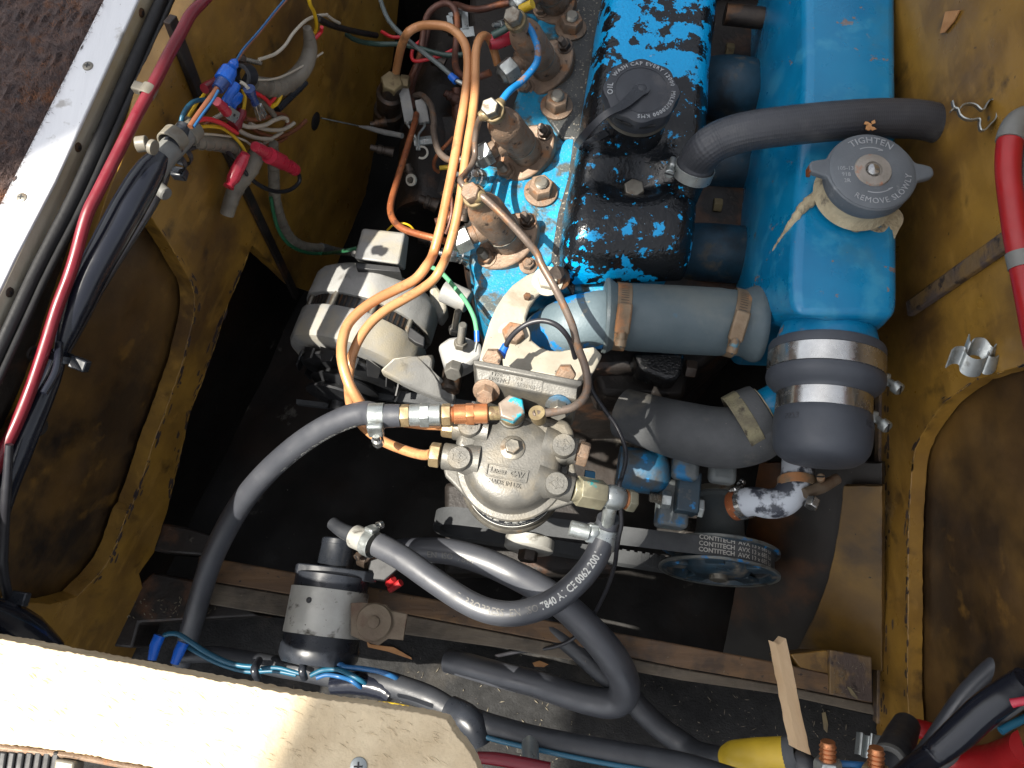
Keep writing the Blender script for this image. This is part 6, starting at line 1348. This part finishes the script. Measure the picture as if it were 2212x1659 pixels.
conn('crimp_connector', '815,860,28 800,930,28 770,985,28 730,1050,28 690,1100,28', [10, 12, 11, 15, 14], 'red_cable', 'dark red boot connector on the short yellow wire', group=cg_)
t = thing('spade_connector', 'blue crimp with two bright female spade jaws', 'connector', ZW('960,720,36')[0], cg_)
m = MB(); m.tube(ZW('905,595,36 930,660,36 955,710,36 985,785,36'), [13, 11, 8, 9], 18, smooth=False); m.obj('sleeve', M['dark_blue_plastic'], t)
for s in ('990,800,36 1050,985,36', '1030,810,36 1105,955,36'):
    a, b = ZW(s); m = MB(); m.bar(a, b, 4.5, 3, WL.n); m.obj('jaw', M['bright_steel'], t, bevel=.4)
m = MB(); a, b = ZW('985,780,35 1065,960,35'); m.bar(a, b, 7, 1, WL.n); m.obj('jaw_plate', M['zinc'], t)
wire_thing(ZW('790,510,30 840,535,32 880,580,34 900,600,36'), 4, 'white_wire', 'white wire entering the blue female spade', lw)
m = MB(); p = ZW('830,430,22')[0]; m.ring(p, (WL(700, 150, 22) - p).normalized(), px(18, p), px(26, p), -5, 6); m.solo('cable_clamp', M['black_plastic'], 'black clamp holding the curved loom behind the blue connector', 'clamp', bevel=.6)
m = MB(); a, b = ZW('1270,870,16 1640,520,16'); m.tube([a, b], [8, 6], 12, smooth=False); m.solo('black_sleeve', M['black_plastic'], 'dark sleeve piece slanting under the curved loom', 'sleeve')
m = MB(); a, b = ZW('900,430,20 960,560,20'); m.bar(a, b, 12, 8, WL.n); m.solo('clamp_block', M['black_plastic'], 'square black clamp block at the start of the curved loom', 'clamp', bevel=1)
# lower left corner
m = MB(); m.tube(W('20,960,26 14,1060,28 8,1150,28 6,1230,28 18,1290,30 30,1330,30'), [8, 10, 11, 11, 10, 9], 14); m.solo('black_cable', M['black_wire'], 'black cable hanging down the left edge of the photo', 'cable')
m = MB(); m.box(WL(35, 1292, 34), ES, EA, Z, 14, 8, 6); m.solo('cable_tie', M['black_plastic'], 'small black cable tie head at the left edge', 'tie', bevel=1)
m = MB(); m.tube([WL(-30, 1310, 36), WL(20, 1335, 34), WL(60, 1362, 30), Q(110, 1400, 560)], [24, 34, 36, 26], 20); m.solo('plastic_wrap', M['pvc_shiny'], 'crumpled shiny black wrap at the lower left above the rim', 'wrap')
# ------------------------------------------------------------------ bottom edge: conduits, blue wires, battery posts
def Gp(s, h): return C(0, 2, s, h)
def Hp(s, h): return C(1, 2, s, h)
m = MB(); m.tube(Gp('1180,930,660 1400,925 1600,960 1800,1000 2000,1030', 660) + Hp('60,1080,645 250,1100,635 420,1150,628 580,1210,622 720,1290,618 800,1340,615', 640), [16, 18, 20, 22, 24, 26, 26, 26, 26, 24, 24], 20); m.solo('cable_conduit', M['rubber'], 'black cable conduit running behind the hatch rim toward the taped joint', 'conduit')
t = thing('taped_conduit', 'dark taped conduit with a blue wire along the bottom edge', 'conduit', Hp('1500,1500,600', 600)[0])
hp = Hp('760,1310,614 900,1370,608 1050,1410,604 1250,1460,600 1500,1510,596 1800,1565,592 2212,1640,588', 600) + [Q(1600, 1690, 585)]
m = MB(); m.tube(hp, [26, 27, 25, 24, 24, 25, 26, 26], 20); m.obj('conduit', M['rubber'], t)
m = MB(); m.tube([p + Z * px(18, p) + EA * px(12, p) for p in Hp('880,1390,608 1000,1430,604 1200,1478,600 1400,1520,597 1700,1580,593 2000,1630,590 2250,1670,588', 600)], 5.5, 10); m.obj('blue_wire', M['blue_wire'], t)
m = MB(); m.tube(Hp('700,1280,612 800,1340,606 860,1400,604 900,1500,606', 610), [30, 34, 32, 26], 20); m.obj('tape', M['black_plastic'], t)
m = MB(); m.tube(Hp('-60,1120,640 100,1110,636 260,1140,632 330,1190,630', 636), [20, 24, 24, 20], 16, wob=.03); m.obj('loose_tape', M['pvc_shiny'], t)
bwg = 'blue wires along the bottom of the bay'
wire_thing(Gp('1060,800,640 1100,788 1160,795 1240,845 1330,905 1450,965 1560,995 1680,1005', 640) , 5.6, 'blue_wire', 'teal wire curving from the blue connector along the conduit', bwg)
wire_thing(Gp('1180,850,650 1260,900 1380,965 1500,1010 1620,1035 1780,1030 1920,1055', 644), 5, 'blue_wire', 'second teal wire below the first along the conduit', bwg)
wire_thing(Gp('1690,1012,638 1800,1010 1900,1035 1960,1050', 638), 4.6, 'blue_wire', 'short teal wire between the two black ties', bwg)
wire_thing(Gp('1870,950,632 1990,955 2100,970 2200,985', 632) + Hp('30,1005,628 140,1015,624 250,1035,620 340,1068,622 400,1100,636 440,1125,655', 628), 5.6, 'blue_wire_bright', 'bright blue wire under the fuel pump', bwg)
wire_thing(Gp('2010,1060,632 2090,1025 2180,1020', 630) + Hp('20,1035,626 80,1065,622 150,1105,626 200,1135,645', 626), 5.4, 'blue_wire', 'blue wire rising out of the second tie', bwg)
wire_thing(Gp('2050,1075,632 2120,1055 2212,1070', 630) + Hp('60,1090,622 120,1130,626 160,1155,645', 624), 5, 'blue_wire_bright', 'lowest blue wire fanning out past the second tie', bwg)
for s, lab in (('1035,800,640 1005,870,640 985,960,640', 'bright blue insulated connector standing above the hatch rim'), ('1190,845,645 1160,910,645 1130,985,645', 'darker blue insulated connector right of the bright one above the rim')):
    m = MB(); m.tube(Gp(s, 640), [12, 12, 9], 16, smooth=False); m.solo('wire_connector', M['blue_plastic'], lab, 'connector')
for u, lab in ((1680, 'brown cable tie around the blue wires near the rim'), (1985, 'black cable tie around the blue wires under the pump')):
    a, b = Gp('%d,960,640 %d,1080,632' % (u, u - 10), 636); m = MB(); m.tube([a, (a + b) / 2 + Z * 10, b], [8, 9, 8], 10); m.solo('cable_tie', M['black_plastic'], lab, 'tie')
wire_thing(Hp('240,1240,600 340,1250 480,1280 520,1290', 600), 5, 'yellow_plastic', 'short yellow wire at the torn end of the rim')
wire_thing(Hp('880,1590,560 1000,1600 1150,1625 1350,1665', 560), [12, 14, 14, 14], 'red_cable', 'red cable along the bottom edge right of the rim', name='red_cable', cat='cable')
t = thing('cap_bolt', 'zinc plated bolt standing at the bottom edge', 'bolt', Hp('1225,1600,570', 570)[0])
q = Hp('1225,1560,590', 590)[0]; m = MB(); m.lathe(q, (Z - Y * .9).normalized(), [(6, -10), (6, 12), (8.5, 13), (8.5, 22), (7.5, 23.5), (0, 23.5)], 28); m.obj('bolt', M['zinc'], t)
for i in range(3):
    q = Hp('%d,%d,620' % (1170 + i * 55, 1510 - i * 3), 620)[0]; m = MB(); m.box(q, X, Y, Z, 8, 10, 6); m.obj('clip_segment', M['steel'], t, bevel=.8)
def Ip(s, h): return C(2, 2, s, h)
t = thing('yellow_battery_sleeve', 'yellow heat shrink sleeve and dark lug on the battery cable', 'terminal', Ip('500,1580,600', 600)[0])
m = MB(); m.tube(Ip('325,1590,620 340,1588,618 500,1580,610 690,1572,602', 610), [30, 34, 37, 37], 28, 3); m.obj('sleeve', M['yellow_plastic'], t)
a, b = Ip('690,1572,602 760,1568,596', 600); d = (b - a).normalized()
m = MB(); m.lathe(a - d * 1, d, [(11.8, -2), (12.4, 0), (12.4, 4), (10.5, 7), (8, 9), (7.4, 3), (0, 2)], 32); m.obj('lug_mouth', M['rubber_dusty'], t)
m = MB(); m.tube(Ip('730,1590,598 790,1630,594 850,1690,592', 596), [26, 24, 20], 20, el=.7); m.obj('lug', M['rubber'], t)
for x, y, lab in ((940, 1600, 'left copper threaded battery post in a steel nut at the bottom edge'), (1253, 1640, 'right copper threaded battery post at the bottom edge')):
    t = thing('battery_post', lab, 'post', Ip('%d,%d,590' % (x, y), 590)[0], 'threaded battery posts'); q = Ip('%d,%d,575' % (x, y + 5), 575)[0]
    m = MB(); m.thread(q, (Y + Z * .35).normalized(), px(18, q), 12, 3.0, 24); m.obj('thread', M['copper_bright'], t)
    m = MB(); m.hexn(q - (Y + Z * .35).normalized() * 16, (Y + Z * .35).normalized(), px(30, q), 16); m.obj('nut', M['zinc' if x < 1000 else 'brass'], t, bevel=.6)
wire_thing(Ip('1010,1630,585 1100,1635 1210,1645', 585), 7, 'blue_wire_bright', 'short blue wire between the two battery posts', bwg)
t = thing('rubber_terminal_boot', 'black rubber boot with a grey ring at lower right', 'boot', Ip('1400,1500,600', 600)[0])
m = MB(); m.tube(Ip('1450,1380,640 1410,1470,625 1370,1560,605 1340,1630,590', 610), [28, 33, 36, 36], 28, 4); m.obj('boot', M['rubber'], t)
q = Ip('1335,1620,588', 588)[0]; m = MB(); m.ring(q, (Q(1474.7 + 1340 / 3, 1106 + 1630 / 3, 590) - Q(1474.7 + 1410 / 3, 1106 + 1470 / 3, 625)).normalized(), px(26, q), px(38, q), -3, 3); m.obj('grey_ring', M['grey_plastic'], t, bevel=.6)
cg2 = 'black battery cables at lower right'
def rcable(s, r, mt_, label, **k):
    m = MB(); m.tube(Ip(s, 600), r, 20, 6, **k); return m.solo('black_cable', M[mt_], label, 'cable', cg2)
rcable('1480,1640,590 1580,1540,600 1680,1400,600 1780,1250,595 1900,1110,585 2050,980,570 2230,880,555', [16, 18, 19, 19, 20, 21, 22], 'hose', 'upper plain black cable sweeping to the right edge')
rcable('1380,1730,560 1480,1660,570 1600,1590,575 1680,1530,570 1800,1430,560 1950,1290,545 2100,1180,530 2240,1095,515', [20, 24, 26, 30, 34, 35, 34, 34], 'pvc_shiny', 'wide shiny black sleeved cable at the lower right corner', el=.8, wob=.01)
rcable('1500,1640,600 1640,1640,600 1730,1590,590 1780,1520,575 1900,1420,560 2050,1320,545 2240,1190,530', [14, 14, 14, 14, 14, 16, 16], 'rubber_dusty', 'dusty flat black cable under the shiny sleeve')
m = MB(); m.tube(Ip('1440,1395,650 1530,1405 1640,1440 1720,1500', 650), [14, 20, 20, 14], 18); m.solo('red_cable', M['battery_red'], 'red cable end behind the black boot', 'cable')
m = MB(); m.tube(Ip('1620,1600,630 1800,1610,620 1980,1610,600 2120,1580,575 2240,1530,550', 600), [20, 26, 32, 36, 38], 22); m.solo('red_cable', M['battery_red'], 'fat red battery cable in the lower right corner', 'cable')
m = MB(); m.tube(Ip('2130,1240,500 2170,1232,498 2230,1222,496', 500), [10, 9, 9], 16, smooth=False); m.solo('pink_crimp', M['red_plastic'], 'pink crimp at the right edge over the shiny sleeve', 'connector')
wire_thing(Ip('2060,1420,540 2120,1385 2240,1325', 530), 9, 'blue_wire', 'teal wire at the right edge below the shiny sleeve')
# red cable on the right wall
t = thing('red_power_cable', 'bright red battery cable with grey heat shrink on the right wall', 'cable', Q(2165, 400, 440))
rp = P('2200,268,402 2188,285,402 2180,318,404 2178,370,406 2184,430,408 2194,500,410 2208,570,412 2224,650,412 2240,740,412 2262,850,412', None)
m = MB(); m.tube(rp, [24, 26, 26, 25, 25, 26, 27, 27, 27], 22); m.obj('cable', M['battery_red'], t)
m = MB(); m.tube(P('2230,250,402 2203,262,402 2189,282,402 2182,305,403', None), [26, 28, 29, 29], 22, 6); m.obj('heat_shrink', M['grey_plastic'], t)
m = MB(); m.tube(P('2203,545,411 2210,578,412', None), [29, 29], 22, smooth=False); m.obj('heat_shrink', M['grey_plastic'], t)
m = MB(); m.tube(P('2240,290,408 2222,340,408 2222,430,408 2236,520,408 2250,620,408', None), [20, 24, 28, 26, 26], 16); m.solo('fluffy_cable', M['rubber_dusty'], 'dusty black cable beside the red one at the right edge', 'cable')
m = MB(); m.tube(P('1990,-20,600 2030,5,590 2075,22,585', None), [11, 11, 11], 16); m.solo('copper_stub', M['brown_pipe'], 'brown copper pipe stub through the top right corner of the wall', 'pipe')
m = MB(); q = [WR(u, v, 2) for u, v in uv('2042,25 2072,22 2060,45 2040,70 2030,72')]; m.prism(q, WR.n * -1); m.solo('torn_patch', M['chip'], 'torn orange veneer patch below the copper stub', 'patch')
# spring clips on the right wall
def ribbon(pts, wv, t, sub=5):
    p = spline(pts, sub); m = MB(); n = len(p); vs, fs = [], []
    for i, q in enumerate(p):
        tg = (p[min(i + 1, n - 1)] - p[max(i - 1, 0)]).normalized(); nn = tg.cross(wv).normalized()
        vs += [q - nn * t, q + nn * t, q + nn * t + wv, q - nn * t + wv]
    for i in range(n - 1): fs += [(4 * i + k, 4 * i + (k + 1) % 4, 4 * i + 4 + (k + 1) % 4, 4 * i + 4 + k) for k in range(4)]
    fs += [(0, 1, 2, 3), (4 * n - 4, 4 * n - 1, 4 * n - 2, 4 * n - 3)]
    m.add(vs, fs); return m
def zc(s, h): return [Q(1843.3 + a / 6, 184.3 + b / 6, h) for a, b in uv(s)]
cgp = 'spring clips screwed to the wooden walls'
t = thing('spring_clip', 'open steel spring clip on the right wall at the breather hose end', 'clip', Q(2110, 250, 432), cgp)
m = ribbon(zc('1265,330 1320,285 1362,302 1388,370 1450,420 1540,438 1640,428 1643,510 1662,572 1715,568 1780,500 1850,420 1858,320 1855,230 1820,184 1770,188 1735,240 1700,300 1660,305 1600,250 1520,228 1430,245 1372,300 1318,282 1300,240 1290,192', 428), (ray(2110, 250).normalized() * .9 + Z * -.25) * 9, .4); m.obj('clip_strip', M['zinc'], t)
q = zc('1790,430', 436)[0]; m = MB(); m.lathe(q, -X, [(4, 0), (3.4, 1.5), (0, 2)], 16); m.obj('screw', M['steel'], t)
def Fp(s, h): return [c1(2, 1, a, b, h) for a, b in uv(s)]
t = thing('spring_clip', 'dull steel spring clip on the right wall beside the tank outlet', 'clip', Q(2120, 755, 520), cgp)
m = ribbon(Fp('1745,610 1780,585 1830,590 1845,640 1900,668 1960,662 1985,620 1990,650 2040,650 2085,610 2135,600 2140,560 2100,548 2040,565 2010,590 1960,535 1900,530 1868,560 1858,505', 474), (Z * -.55 + EA * .9 - X * .1).normalized() * 12, .45); m.obj('clip_strip', M['zinc'], t)
t = thing('spring_clip', 'small zinc spring clip lying at lower right near the black boot', 'clip', Ip('1230,1470,640', 640)[0], cgp)
m = ribbon(Ip('1130,1425,640 1165,1430,634 1180,1445,640 1215,1450,640 1225,1435,634 1240,1440,636 1340,1462,640', 640), (EA * .95 + Z * -.2).normalized() * 16, .5); m.obj('clip_strip', M['zinc'], t)
